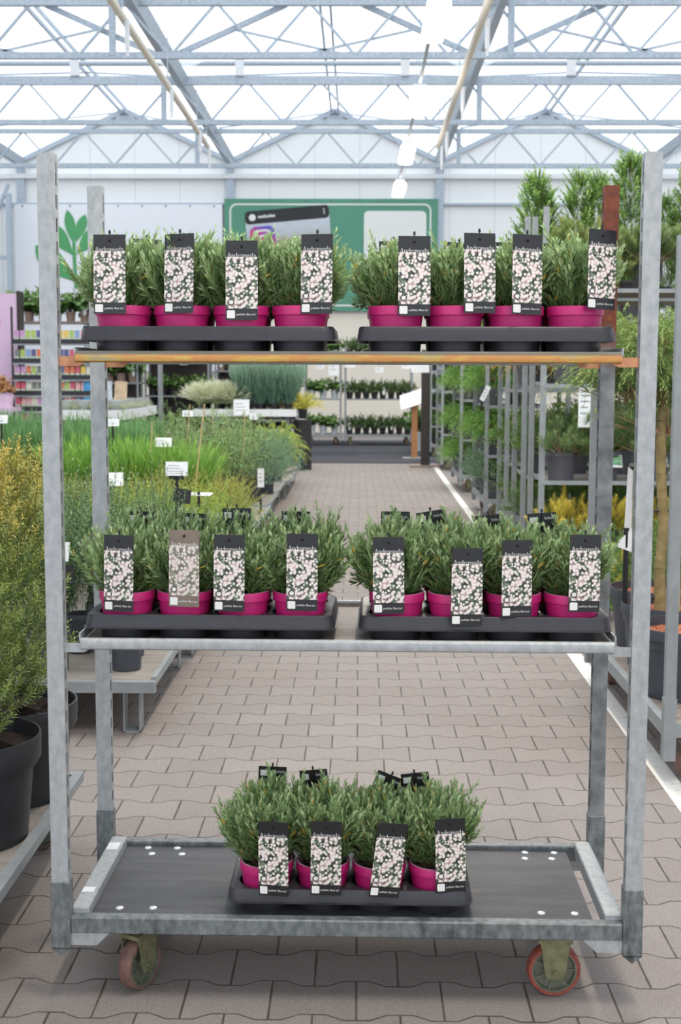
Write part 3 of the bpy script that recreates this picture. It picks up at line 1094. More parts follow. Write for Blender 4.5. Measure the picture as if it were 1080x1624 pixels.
def text_mesh(name, body, size, mat):
    cu = bpy.data.curves.new(name, 'FONT')
    cu.body = body
    cu.size = size
    cu.align_x = 'LEFT'
    o = bpy.data.objects.new(name, cu)
    COL.objects.link(o)
    dg = bpy.context.evaluated_depsgraph_get()
    me = bpy.data.meshes.new_from_object(o.evaluated_get(dg))
    me.materials.clear()
    me.materials.append(mat)
    bpy.data.objects.remove(o)
    return me


def round_rect(x0, x1, z0, z1, r, n=4):
    pts = []
    for cx, cz, a in ((x1 - r, z0 + r, -90), (x1 - r, z1 - r, 0), (x0 + r, z1 - r, 90), (x0 + r, z0 + r, 180)):
        for i in range(n + 1):
            t = math.radians(a + 90 * i / n)
            pts.append((cx + r * math.cos(t), cz + r * math.sin(t)))
    return pts


def tag_meshes():
    T = {}
    for key, cardm, photom in (('', 'tag_black', 'photo'), ('_faded', 'tag_glare', 'photo_faded')):
        b = MB()
        b.box(-TW / 2, TW / 2, 0, 0.0008, 0, TH)
        T['card' + key] = b.mesh('tag_card', M[cardm])
        b = MB()
        b.box(-TW / 2, TW / 2, -0.0004, -0.0001, TH * 0.145, TH * 0.795)
        T['photo' + key] = b.mesh('tag_photo', M[photom])
    b = MB()
    b.tube((0, 0.003, 0.085), (0, 0.003, TH + 0.005), 0.0016, 6)
    b.tube((0, 0.003, 0.086), (0, 0.034, 0.044), 0.0016, 6)
    b.tube((0, 0.034, 0.045), (0, 0.034, 0.012), 0.0016, 6)
    b.tube((0, -0.003, TH - 0.014), (0, 0.003, TH - 0.011), 0.0026, 8)
    b.tube((0, 0.003, TH + 0.003), (0, 0.003, TH + 0.010), 0.0032, 8, 0.0022)
    T['stick'] = b.mesh('tag_stick', M['stick'], True)
    T['title'] = lettering('tag_title', 'Andromeda', TW * 0.9, -0.0007, M['tag_white'])
    b = MB()
    b.prism(round_rect(-TW * 0.46, -TW * 0.21, TH * 0.022, TH * 0.122, 0.0022), -0.0007, -0.0001)
    T['label'] = b.mesh('tag_pale_label', M['tag_white'])
    T['small'] = text_mesh('tag_small_lettering', "polifolia 'Blue Ice'", 0.0062, M['tag_white'])
    # ring logo
    b = MB()
    cx, cz, r = -TW * 0.33, TH * 0.225, 0.0064
    ring = [(cx + r * math.cos(2 * PI * i / 24), cz + r * math.sin(2 * PI * i / 24)) for i in range(25)]
    b.ribbon(ring, 0.0022, -0.0009, 0)
    fl = []
    for i in range(20):
        q = 0.0042 * (1 + 0.22 * math.cos(5 * 2 * PI * i / 20))
        fl.append((cx + q * math.cos(2 * PI * i / 20 + 0.3), cz + q * math.sin(2 * PI * i / 20 + 0.3)))
    b.k = 1
    b.prism(fl, -0.0009, -0.0005)
    T['logo'] = b.mesh('tag_round_logo', [M['stick'], M['tag_white']])
    b = MB()
    for q in (0.0, 0.0028, 0.0056):
        b.ribbon([(0.012 + q, TH * 0.19), (0.019 + q * 0.5, TH * 0.205 + q * 0.3), (0.026 + q * 0.6, TH * 0.21 - q * 0.4), (0.0325, TH * 0.175 - q * 0.2)], 0.0009, -0.0008)
    T['swirl'] = b.mesh('tag_swirl', M['tag_white'])
    # back of the card
    b = MB()
    b.box(-TW * 0.5, TW * 0.5, 0.0009, 0.0012, 0.0, TH * 0.62)
    T['backwhite'] = b.mesh('tag_back_print', M['tag_white'])
    b = MB()
    b.box(TW * 0.18, TW * 0.43, 0.0009, 0.0013, TH * 0.86, TH * 0.945)
    T['backlabel'] = b.mesh('tag_back_label', M['tag_white'])
    b = MB()
    for i in range(8):
        x = -TW * 0.10 - i * TW * 0.043
        b.box(x - 0.0011, x + 0.0011, 0.0009, 0.0012, TH * 0.905, TH * (0.935 if i % 3 else 0.945))
    T['backtext'] = b.mesh('tag_back_lettering', M['tag_grey'])
    return T


TG = tag_meshes()


def add_tag(plant, x, y, z, rot=(0, 0, 0), glare_tint=False, back=False):
    k = '_faded' if glare_tint else ''
    t = ob('plant_tag', TG['card' + k], plant, (x, y, z), rot)
    if glare_tint:
        t['label'] = 'tag card with glare painted in as pale brown'
    ob('stick', TG['stick'], t)
    ob('flower_photo', TG['photo' + k], t)
    ob('title_lettering', TG['title'], t, (0, 0, TH * 0.785))
    ob('small_lettering', TG['small'], t, (-TW * 0.17, -0.0004, TH * 0.06), (PI / 2, 0, 0), label='white small lettering')
    ob('price_label', TG['label'], t)
    ob('round_logo', TG['logo'], t)
    ob('swirl_mark', TG['swirl'], t)
    if back:
        ob('back_print', TG['backwhite'], t)
        ob('back_label', TG['backlabel'], t)
        ob('back_lettering', TG['backtext'], t)
    return t


# ------------------------------------------------------------------ the setting
XL, XR, YB, YF = -13.65, 12.4, -4.0, 33.0
GX = [-13.65, -8.44, -3.22, 1.98, 7.19, 12.4]
ZG, ZR = 6.77, 8.0
b = MB()
b.box(XL, XR, YB, YF, FZ - 0.1, FZ)
struct('floor', b.mesh('floor', M['paving']))
b = MB()
b.box(-3.2, 1.5, 21.4, 28.9, FZ, FZ + 0.006)
struct('floor_carpet', b.mesh('floor_carpet', M['carpet']))
b = MB()
b.add([(1.06, 1.2, FZ + 0.0012), (1.135, 1.2, FZ + 0.0012), (1.26, 21.4, FZ + 0.0012), (1.185, 21.4, FZ + 0.0012)], [(0, 1, 2, 3)])
struct('trim_floor_line', b.mesh('floor_line', M['line']))
# back wall with gables
b = MB()
pts = [(XL, FZ), (XR, FZ)]
for i in range(len(GX) - 1, 0, -1):
    pts.append((GX[i], ZG))
    pts.append(((GX[i] + GX[i - 1]) / 2, ZR))
pts.append((GX[0], ZG))
b.prism(pts, YF, YF + 0.12)
struct('wall_back', b.mesh('wall_back', M['wall']))
b = MB()
b.box(XL - 0.12, XL, YB, YF, FZ, ZG)
struct('wall_left', b.mesh('wall_left', M['wall']))
b = MB()
b.box(XR, XR + 0.12, YB, YF, FZ, ZG)
struct('wall_right', b.mesh('wall_right', M['wall']))
b = MB()
b.add([(XL, YB, 0.35), (XR, YB, 0.35), (XR, YB, 6.0), (XL, YB, 6.0)], [(0, 1, 2, 3)])
struct('window_front_added', b.mesh('window_front_added', M['roofglass']))  # unseen glazing added behind the camera to brighten surfaces facing it
b = MB()
b.box(XL, XR, YB - 0.06, YB + 0.06, FZ, 0.35)
b.box(XL, XR, YB - 0.06, YB + 0.06, 6.0, ZR)
struct('wall_front', b.mesh('wall_front', M['wall']))
for i in range(9):
    x = XL + (XR - XL) * i / 8
    b = MB()
    b.box(x - 0.05, x + 0.05, YB - 0.05, YB + 0.05, FZ, ZR)
    struct('trim_mullion', b.mesh('mullion', M['galv_roof']))
# glazed roof, bay by bay
YO = 0.9
for i in range(len(GX) - 1):
    a, c = GX[i], GX[i + 1]
    m = (a + c) / 2
    b = MB()
    b.add([(a, YO, ZG), (m, YO, ZR), (m, YF, ZR), (a, YF, ZG)], [(0, 1, 2, 3)])
    b.add([(m, YO, ZR), (c, YO, ZG), (c, YF, ZG), (m, YF, ZR)], [(0, 1, 2, 3)])
    struct('ceiling', b.mesh('ceiling_glazing', M['roofglass']))
b = MB()
b.box(XL, XR, YB, YO, 5.85, 5.95)
struct('ceiling_added_shade', b.mesh('ceiling_added_shade', M['white']))  # unseen opaque slab, added to keep daylight off the nearest floor
# gutters, ridges, rafters
for x in GX[1:-1]:
    b = MB()
    b.prism([(x - 0.13, ZG - 0.02), (x - 0.06, ZG - 0.2), (x + 0.06, ZG - 0.2), (x + 0.13, ZG - 0.02)], YO, YF)
    struct('trim_gutter', b.mesh('gutter', M['galv_roof']))
for i in range(len(GX) - 1):
    m = (GX[i] + GX[i + 1]) / 2
    b = MB()
    b.box(m - 0.11, m - 0.07, YO, YF, ZR - 0.14, ZR - 0.06)
    b.box(m + 0.07, m + 0.11, YO, YF, ZR - 0.14, ZR - 0.06)
    struct('trim_ridge', b.mesh('ridge', M['galv_roof']))
TY = [9.2, 14.1, 19.0, 23.9, 28.75]
for yy in TY:
    # raking struts from under each gutter up to the girder's top chord
    if yy in (9.2, 19.0):
        for x in (-11.9, -7.35, -2.77, 1.75, 6.3, 10.9):
            b = MB()
            for sg in (-1, 1):
                b.bar((x + sg * 0.15, yy + 0.1, 5.97), (x + sg * 1.72, yy + 0.1, 6.66), 0.055, 0.075)
                b.bar((x + sg * 1.0, yy + 0.06, 6.3), (x + sg * 2.6, yy + 0.06, 5.95), 0.03)
            struct('trim_rafter', b.mesh('rafter', M['galv_roof']))
    # lattice girder across the house
    zb, zt = 5.93, 6.66
    b = MB()
    b.box(XL, XR, yy - 0.04, yy + 0.04, zb - 0.045, zb + 0.045)
    hh = 0.075 if abs(yy - 23.9) < 0.1 else 0.045
    b.box(XL, XR, yy - 0.04, yy + 0.04, zt - hh, zt + hh)
    x = -11.9
    st = 1.315
    while x < XR - st:
        b.bar((x, yy, zb), (x + st / 2, yy, zt), 0.036)
        b.bar((x + st / 2, yy, zt), (x + st, yy, zb), 0.036)
        x += st
    for x in (-9.2, -3.52, 2.13, 7.8):
        b.box(x - 0.045, x + 0.045, yy - 0.045, yy + 0.045, zb, zt)
    struct('trim_girder', b.mesh('girder', M['galv_roof']))
# pipe run on brackets above the middle girder
b = MB()
b.tube((XL, 23.86, 6.95), (XR, 23.86, 6.95), 0.045, 10)
pr = struct('trim_heating_pipe', b.mesh('heating_pipe', M['galv_roof']))
for i in range(5):
    x = -5.1 + i * 2.95
    b = MB()
    b.box(x - 0.08, x + 0.08, 23.80, 23.92, 6.73, 7.0)
    struct('pipe_bracket', b.mesh('pipe_bracket', M['white']), parent=pr)
for i in range(len(GX) - 1):
    a, c = GX[i], GX[i + 1]
    m = (a + c) / 2
    b = MB()
    b.bar((a, YF - 0.06, ZG - 0.07), (m, YF - 0.06, ZR - 0.07), 0.08, 0.11)
    b.bar((c, YF - 0.06, ZG - 0.07), (m, YF - 0.06, ZR - 0.07), 0.08, 0.11)
    b.box(m - 0.2, m + 0.2, YF - 0.12, YF - 0.02, ZR - 0.36, ZR - 0.2)
    struct('trim_gable', b.mesh('gable_edge', M['galv_roof']))
# columns
for x in GX[1:-1]:
    b = MB()
    b.box(x - 0.1, x + 0.1, YF - 0.11, YF - 0.02, FZ, ZG - 0.2, bev=0.008)
    struct('trim_column', b.mesh('column', M['galv_roof']))
b = MB()
b.box(XL, XR, YF - 0.1, YF, 5.63, 5.68)
struct('trim_wall_rail', b.mesh('wall_rail', M['galv_roof']))
b = MB()
b.box(XL, XR, YF - 0.14, YF, 6.27, 6.38)
struct('trim_wall_beam', b.mesh('wall_beam', M['white']))
# wind braces by roof nodes
for x, sg in ((-5.83, 1), (-0.62, 1), (4.58, 1), (-5.83, -1), (-0.62, -1), (4.58, -1)):
    b = MB()
    b.bar((x, 32.8, ZR - 0.14), (x + sg * 2.4, 28.7, 6.72), 0.035)
    b.bar((x, 28.6, ZR - 0.14), (x + sg * 2.4, 24.0, 6.75), 0.035)
    struct('trim_brace', b.mesh('brace', M['galv_roof']))
# left corner frame by the wall
b = MB()
b.box(-9.16, -8.99, 32.3, 32.5, FZ, 5.84)
b.box(-8.67, -8.56, 32.3, 32.5, FZ, 5.84)
b.bar((-9.07, 32.4, 5.04), (-8.61, 32.4, 6.06), 0.08)
b.box(-9.1, -8.6, 32.35, 32.45, 4.24, 4.33)
struct('trim_door_frame', b.mesh('door_frame', M['galv_roof']))
# drive pipes hung below the girders
for nm, x, lab in (('left', -2.61, 'long pale pipe hung under the roof girders above the leaf banner'),
                   ('right', 1.34, 'long pale pipe hung under the roof girders beside the lamps')):
    t = thing('hanging_pipe', lab, 'pipe', (x, 14.5, 5.32), 0, 'pale pipes hung under the roof girders')
    b = MB()
    b.tube((0, -9.0, 0), (0, 8.3, 0), 0.045, 10)
    ob('tube', b.mesh('hanging_tube', M['cream']), t)
    for k, yy in enumerate((-3.0, 0.2, 3.6, 6.8, 8.1)):
        b = MB()
        b.tube((0.05, yy, -0.02), (0.05, yy, -0.34), 0.028, 8)
        b.tube((0.05, yy, -0.34), (0.05, yy, -0.42), 0.018, 8)
        ob('dropper', b.mesh('dropper', M['white']), t)
        b = MB()
        b.tube((0, yy, 0.02), (0, yy, 0.64), 0.008, 6)
        ob('hanger', b.mesh('hanger', M['galv_roof']), t)
# lamps
LY = [25.6, 21.6, 17.6, 13.6, 9.6, 5.6, 1.8]
LN = ['farthest of the hanging ceiling lamps, nearest the back wall', 'second hanging ceiling lamp from the back wall',
      'third hanging ceiling lamp from the back wall', 'largest hanging ceiling lamp at the top edge', None, None, None]
for i, yy in enumerate(LY):
    t = thing('ceiling_lamp', 'bright white ' + (LN[i] or 'ceiling lamp overhead near the front trolley, %s of three' % ORD[i - 4]), 'lamp', (0.76, yy, 4.98), 0, 'hanging ceiling lamps in a row')
    b = MB()
    b.box(-0.09, 0.09, -0.62, 0.62, 0.05, 0.12, bev=0.01)
    ob('housing', b.mesh('lamp_housing', M['white']), t)
    b = MB()
    b.box(-0.115, 0.115, -0.66, 0.66, -0.05, 0.05, bev=0.02)
    ob('diffuser', b.mesh('lamp_diffuser', M['tube']), t)
    for s in (-0.5, 0.5):
        b = MB()
        b.tube((0, s, 0.1), (0, s, 0.97), 0.006, 6)
        ob('suspension_rod', b.mesh('rod', M['galv_roof']), t)
b = MB()
b.box(0.74, 0.78, 1.0, 26.2, 5.105, 5.13)
struct('trim_lamp_track', b.mesh('lamp_track', M['galv_roof']))

# ------------------------------------------------------------------ banners
t = thing('leaf_banner', 'big white wall banner with a green branching leaf emblem', 'banner', (-6.01, 32.85, 2.65), scale=1.138)
b = MB()
b.box(-2.28, 2.28, 0, 0.03, -1.0, 2.62)
ob('sheet', b.mesh('banner_sheet', M['whitebanner']), t)


LV = [0.0]


def leafshape(b, p0, p1, w, n=10, asym=0.0):
    p0, p1 = Vector(p0), Vector(p1)
    d = p1 - p0
    nn = Vector((-d.y, d.x)).normalized()
    pts = []
    for i in range(n + 1):
        u = i / n
        pts.append(p0 + d * u + nn * (w * math.sin(PI * u ** 1.35) ** 0.8 * (1 + asym)))
    for i in range(n - 1, 0, -1):
        u = i / n
        pts.append(p0 + d * u - nn * (w * math.sin(PI * u ** 1.35) ** 0.8 * (1 - asym)))
    LV[0] += 0.0008
    b.prism([(p.x, p.y) for p in pts], -0.010 - LV[0], -0.004)


def bpx(px, py):      # emblem layout measured on the banner, in metres from its origin
    return ((px - 193) * 0.01375, (433 - py) * 0.01375 + 1.06)


b = MB()
leafshape(b, bpx(122, 384), bpx(112, 328), 0.115)
leafshape(b, bpx(124, 380), bpx(141, 335), 0.115)
leafshape(b, bpx(121, 400), bpx(80, 348), 0.18)
leafshape(b, bpx(125, 398), bpx(166, 354), 0.18)
leafshape(b, bpx(120, 440), bpx(60, 384), 0.25)
leafshape(b, bpx(127, 440), bpx(184, 386), 0.25)
b.ribbon([bpx(122, 380), bpx(122, 400), bpx(124, 452)], 0.075, -0.018)
ob('leaf_emblem', b.mesh('leaf_emblem', M['green_ink']), t, label='green branching leaf emblem')
tm = text_mesh('banner_letter', 'B', 0.34, M['grey_ink'])
ob('letter', tm, t, (bpx(131, 425)[0], -0.006, bpx(131, 425)[1]), (PI / 2, 0, 0), label='pale grey letter B')
for i in range(9):
    b = MB()
    b.tube((-2.1 + i * 0.525, -0.01, 2.585), (-2.1 + i * 0.525, 0.03, 2.585), 0.02, 8)
    ob('eyelet', b.mesh('eyelet', M['galv_dark']), t)

t = thing('green_banner', 'green wall banner with a tilted photo post and a blank white square', 'banner', (-0.71, 32.85, 3.02), scale=1.138)
b = MB()
b.box(-2.33, 2.33, 0, 0.03, 0, 2.42)
ob('sheet', b.mesh('banner_sheet', M['greenbanner']), t)
b = MB()
rr = round_rect(-2.2, 2.17, 0.12, 2.3, 0.14, 6)
b.ribbon(rr + [rr[0]], 0.035, -0.006)
ob('border_line', b.mesh('border_line', M['tag_white']), t)
p = ob('photo_post', None, t, (-1.05, -0.004, 1.72), (0, math.radians(-5), 0))
b = MB()
b.prism(round_rect(-0.92, 0.92, -1.0, 0.5, 0.08), -0.004, 0.0)
bpy.data.objects.remove(p)
p = ob('photo_post', b.mesh('photo_post', M['igphoto']), t, (-0.93, -0.004, 1.72), (0, math.radians(-5), 0))
b = MB()
b.prism(round_rect(-0.92, 0.92, 0.22, 0.5, 0.08), -0.009, -0.0045)
ob('header_strip', b.mesh('header_strip', M['tag_black']), p)
b = MB()
b.M = Matrix.Translation((-0.76, -0.010, 0.36)) @ Matrix.Rotation(PI / 2, 4, 'X')
b.disc(0.075, 0, 20)
ob('avatar_dot', b.mesh('avatar_dot', M['tag_white']), p)
b = MB()
for i in range(9):
    b.box(-0.63 + i * 0.042, -0.60 + i * 0.042, -0.010, -0.0095, 0.335, 0.40 if i in (3, 6) else 0.385)
ob('header_lettering', b.mesh('header_lettering', M['tag_white']), p)
b = MB()
for i in range(3):
    b.box(0.80, 0.825, -0.010, -0.0095, 0.31 + i * 0.045, 0.335 + i * 0.045)
ob('menu_dots', b.mesh('menu_dots', M['tag_white']), p)
b = MB()
b.prism(round_rect(-0.84, -0.30, -0.42, 0.16, 0.13, 6), -0.009, -0.0045)
g = ob('camera_glyph', b.mesh('camera_glyph', M['iggrad']), p)
b = MB()
rr = round_rect(-0.745, -0.395, -0.325, 0.065, 0.10, 6)
b.ribbon(rr + [rr[0]], 0.045, -0.0095)
b.ribbon([(-0.57 + 0.085 * math.cos(2 * PI * i / 24), -0.13 + 0.085 * math.sin(2 * PI * i / 24)) for i in range(25)], 0.045, -0.0095)
b.M = Matrix.Translation((-0.462, -0.0095, -0.02)) @ Matrix.Rotation(PI / 2, 4, 'X')
b.disc(0.026, 0, 12)
ob('glyph_outline', b.mesh('glyph_outline', M['tag_white']), g)
b = MB()
b.prism(round_rect(0.72, 2.08, 0.8, 2.16, 0.1, 6), -0.008, -0.001)
ob('white_square', b.mesh('white_square', M['tag_white']), t)
for i in range(9):
    b = MB()
    b.tube((-2.2 + i * 0.55, -0.01, 2.385), (-2.2 + i * 0.55, 0.03, 2.385), 0.02, 8)
    ob('eyelet', b.mesh('eyelet', M['galv_dark']), t)

# ------------------------------------------------------------------ the trolley in front
TX, TYY, TA = -0.0262, 2.8618, -0.0127
ca, sa = math.cos(TA), math.sin(TA)


def tw(x, y, z):
    return (TX + ca * x - sa * y, TYY + sa * x + ca * y, z)


tr = thing('plant_trolley', 'tall galvanised plant trolley with two shelves in the middle of the aisle', 'trolley', tw(0, 0, 0), TA)
HW = 0.675
ZS = 0.262
fr = None
# base frame
b = MB()
b.box(-0.635, 0.635, 0.004, 0.034, 0.137, 0.177, bev=0.003)
b.box(-0.635, 0.635, 0.496, 0.526, 0.137, 0.177, bev=0.003)
fr = ob('base_frame', b.mesh('base_frame', M['galv_dark']), tr)
for s in (-1, 1):
    b = MB()
    x0, x1 = (0.597, 0.638) if s > 0 else (-0.638, -0.597)
    b.box(x0, x1, 0.03, 0.50, 0.150, 0.190, bev=0.003)
    ob('side_rail', b.mesh('side_rail', M['galv']), fr)
    for yy in (0.006, 0.5):
        b = MB()
        P = [(s * 0.64, 0.109), (s * 0.575, 0.109), (s * 0.545, 0.138), (s * 0.64, 0.138)]
        b.prism(P if s < 0 else P[::-1], yy, yy + 0.022)
        ob('gusset', b.mesh('gusset', M['galv']), fr)
for s in (-1, 1):
    for yy in (-0.003, 0.493):
        b = MB()
        xo = -HW - 0.003 if s < 0 else HW - 0.041
        x0, x1 = xo, xo + 0.044
        y0, y1 = yy, yy + 0.040
        b.box(x0, x1, y0, y1, 0.104, ZS, bev=0.002)
        xm, ym = (x0 + x1) / 2, (y0 + y1) / 2
        b.add([(x0, y0, 0.104), (x1, y0, 0.104), (x1, y1, 0.104), (x0, y1, 0.104), (xm, y0 + 0.004, 0.086), (xm, y1 - 0.004, 0.086)],
              [(0, 4, 1), (1, 4, 5, 2), (2, 5, 3), (3, 5, 4, 0)])
        ob('post_socket', b.mesh('post_socket', M['galv_dark']), fr)
b = MB()
b.box(-0.597, 0.574, 0.034, 0.496, 0.154, 0.166)
dk = ob('deck_board', b.mesh('deck_board', M['deck']), tr)
for x, y in ((-0.537, 0.488), (-0.459, 0.488), (-0.536, 0.085), (-0.457, 0.088), (0.459, 0.089), (0.537, 0.088), (0.542, 0.486), (0.465, 0.488), (-0.44, 0.435), (-0.52, 0.435), (0.46, 0.435), (0.53, 0.435)):
    if y > 0.47:
        y = 0.478
    b = MB()
    b.lathe([(0.0095, 0), (0.0085, 0.002), (0.005, 0.0034), (0.0003, 0.0036)], 14)
    ob('rivet', b.mesh('rivet', M['rivet'], True), dk, (x, y, 0.166))
# cards of stray dirt on the rail: a small white sticker
b = MB()
b.box(-0.634, -0.604, 0.40, 0.45, 0.1902, 0.1908)
ob('white_sticker', b.mesh('white_sticker', M['card']), fr)
b = MB()
b.box(-0.634, -0.606, 0.12, 0.15, 0.1902, 0.1908)
ob('white_sticker', b.mesh('white_sticker', M['card']), fr)
# posts
for s in (-1, 1):
    for yy, rear in ((0.0, 0), (0.496, 1)):
        b = MB()
        x = -HW if s < 0 else HW - 0.038
        post_mb(b, x, yy, ZS - 0.05, 1.90, inner=-s)
        rust = s > 0 and rear
        o = ob('corner_post', b.mesh('corner_post', M['rusty'] if rust else M['galv']), tr)
        if rust:
            o['label'] = 'corner post with a rusty brown top'
# shelves
for zi, (zl, kind) in enumerate(((0.806, 'galv'), (1.449, 'zinc_yellow'))):
    b = MB()
    zt_ = zl + (0.0115, 0.017)[zi]
    b.box(-0.605, 0.605, 0.016, 0.512, zt_ - 0.012, zt_)
    sh = ob('shelf_board', b.mesh('shelf_board', M['shelfwood']), tr)
    b = MB()
    # rolled front lip
    prof = [(-0.003, zl + 0.003), (0.002, zl), (0.012, zl), (0.0165, zl + 0.004), (0.0165, zl + 0.021), (0.012, zl + 0.0252), (0.003, zl + 0.0252), (-0.003, zl + 0.0205), (-0.0045, zl + 0.012)]
    n = len(prof)
    vs = [(x, y, z) for x in (-0.598, 0.598) for y, z in prof]
    b.add(vs, [tuple(range(n)), tuple(range(n, 2 * n))[::-1]] + [(i, n + i, n + (i + 1) % n, (i + 1) % n) for i in range(n)])
    lip = ob('front_lip', b.mesh('front_lip', M[kind], True), sh)
    if zi == 1:
        lip['label'] = 'yellow-orange tarnished front lip'
    b = MB()
    b.M = Matrix.Translation((0, 0.53, 0))
    b.box(-0.598, 0.598, -0.017, 0.003, zl, zl + 0.025, bev=0.004)
    ob('rear_lip', b.mesh('rear_lip', M['galv']), sh)
    for s in (-1, 1):
        b = MB()
        x0, x1 = (0.602, 0.606) if s > 0 else (-0.606, -0.602)
        b.box(x0, x1, 0.02, 0.51, zl + 0.017, zl + 0.034)
        ob('side_rim', b.mesh('side_rim', M['galv']), sh)
        for yy in (0.008, 0.505):
            b = MB()
            P = [(s * 0.652, zl + 0.013), (s * 0.652, zl - 0.008), (s * 0.592, zl - 0.008), (s * 0.580, zl - 0.001), (s * 0.580, zl + 0.013)]
            b.prism(P if s < 0 else P[::-1], yy, yy + 0.004)
            ob('shelf_hook', b.mesh('shelf_hook', M['galv' if zi == 0 else 'zinc_orange']), sh)
    for x in (-0.585, 0.585):
        b = MB()
        b.lathe([(0.0085, 0), (0.0075, 0.002), (0.0045, 0.0032), (0.0003, 0.0034)], 12)
        ob('rivet', b.mesh('rivet', M['rivet'], True), sh, (x, 0.04, zt_))
# casters
for x, y, a, kind in ((-0.488, 0.075, 62, WH2), (0.488, 0.075, 2, WH), (-0.49, 0.45, 40, WH2), (0.49, 0.45, 75, WH2)):
    c = ob('caster', kind[2], tr, (x, y, FZ + 0.0625), (0, 0, math.radians(a)), label=None)
    ob('tyre', kind[0], c)
    ob('hub', kind[1], c)
c = None

# ------------------------------------------------------------------ cell trays
TL, TD = 0.566, 0.292


def tray_mesh():
    b = MB()
    z = 0.0625
    cx = [-0.201, -0.067, 0.067, 0.201]
    cy = [0.075, 0.217]
    rh = 0.0620
    n = 32
    # top plate with eight round cells
    xs = [-TL / 2 + 0.006, -0.134, 0, 0.134, TL / 2 - 0.006]
    ys = [0.006, 0.146, TD - 0.006]
    for i in range(4):
        for j in range(2):
            x0, x1, y0, y1 = xs[i], xs[i + 1], ys[j], ys[j + 1]
            vo, vi, vm, vb = [], [], [], []
            for k in range(n):
                t = 2 * PI * (k + 0.5) / n
                c, s = math.cos(t), math.sin(t)
                # hit the cell's rectangle
                q = 1e9
                if c > 0: q = min(q, (x1 - cx[i]) / c)
                if c < 0: q = min(q, (x0 - cx[i]) / c)
                if s > 0: q = min(q, (y1 - cy[j]) / s)
                if s < 0: q = min(q, (y0 - cy[j]) / s)
                px, py = cx[i] + c * q, cy[j] + s * q
                vo.append((px, py, z))
                vi.append((cx[i] + c * rh, cy[j] + s * rh, z - 0.002))
                vm.append((cx[i] + c * 0.0585, cy[j] + s * 0.0585, 0.02))
                vb.append((cx[i] + c * 0.0570, cy[j] + s * 0.0570, 0.0005))
            fs = []
            for k in range(n):
                k2 = (k + 1) % n
                for r in range(3):
                    fs.append((r * n + k, r * n + k2, (r + 1) * n + k2, (r + 1) * n + k))
            fs.append(tuple(3 * n + k for k in range(n)))
            b.add(vo + vi + vm + vb, fs)
            # corner fillers
            for ax, ay in ((x0, y0), (x1, y0), (x1, y1), (x0, y1)):
                nb = sorted(vo, key=lambda p: (p[0] - ax) ** 2 + (p[1] - ay) ** 2)[:2]
                b.add([(ax, ay, z), nb[0], nb[1]], [(0, 1, 2)])
    top = b.mesh('tray_cells', M['tray_dark'], True)
    b = MB()
    # rounded sloping skirt
    def loop(off, zz, r):
        return [(x, y, zz) for x, y in round_rect(-TL / 2 + off, TL / 2 - off, off, TD - off, r, 5)]
    L = [loop(0.006, z, 0.024), loop(0.0035, z + 0.001, 0.026), loop(0.001, z - 0.002, 0.028), loop(-0.003, z - 0.028, 0.03), loop(-0.006, z - 0.029, 0.032), loop(-0.006, z - 0.031, 0.032), loop(0.0, z - 0.030, 0.028), loop(0.006, z - 0.004, 0.024)]
    m = len(L[0])
    vs = [p for l in L for p in l]
    fs = []
    for j in range(len(L) - 1):
        for k in range(m):
            fs.append((j * m + k, j * m + (k + 1) % m, (j + 1) * m + (k + 1) % m, (j + 1) * m + k))
    b.add(vs, fs)
    rim = b.mesh('tray_rim', M['tray'], True)
    return top, rim


TRAY = tray_mesh()
ZM, ZT, ZD = 0.8177, 1.466, 0.166
TRAYS = [
    ('top left', -0.312, 0.032, ZT, 'charcoal cell tray at the left of the top shelf, above the yellow lip'),
    ('top right', 0.307, 0.032, ZT, 'charcoal cell tray at the right of the top shelf, above the yellow lip'),
    ('mid left', -0.312, 0.028, ZM, 'charcoal cell tray at the left of the middle shelf'),
    ('mid right', 0.313, 0.028, ZM, 'charcoal cell tray at the right of the middle shelf'),
    ('low', 0.008, 0.052, ZD, 'charcoal cell tray alone on the dark bottom deck'),
]
for nm, x, y, z, lab in TRAYS:
    t = thing('cell_tray', lab, 'tray', tw(x, y, z), TA, 'charcoal cell trays on the trolley')
    ob('rim', TRAY[1], t)
    ob('cells', TRAY[0], t)

# front rows measured on the photograph: pot x, tag (x, bottom z, width, lean), all in the trolley's own frame
ROWS = {
    'top left': ([-0.505, -0.371, -0.237, -0.105], [(-0.527, 1.556, 0.076, 0), (-0.374, 1.558, 0.065, 0), (-0.234, 1.543, 0.075, 0), (-0.069, 1.557, 0.071, 0)]),
    'top right': ([0.126, 0.26, 0.392, 0.522], [(0.147, 1.553, 0.074, 0), (0.291, 1.559, 0.070, 0), (0.394, 1.556, 0.064, 1), (0.556, 1.567, 0.058, 2)]),
    'mid left': ([-0.495, -0.366, -0.238, -0.103], [(-0.517, 0.888, 0.070, 0), (-0.368, 0.900, 0.072, 0), (-0.266, 0.890, 0.073, 0), (-0.101, 0.893, 0.073, 0)]),
    'mid right': ([0.136, 0.266, 0.391, 0.525], [(0.095, 0.887, 0.073, 0), (0.269, 0.865, 0.072, 1), (0.382, 0.882, 0.069, 1), (0.533, 0.895, 0.073, 1)]),
    'low': ([-0.180, -0.046, 0.085, 0.223], [(-0.167, 0.220, 0.071, -1), (-0.046, 0.223, 0.074, 0), (0.088, 0.220, 0.069, 8), (0.245, 0.228, 0.072, -1)]),
}
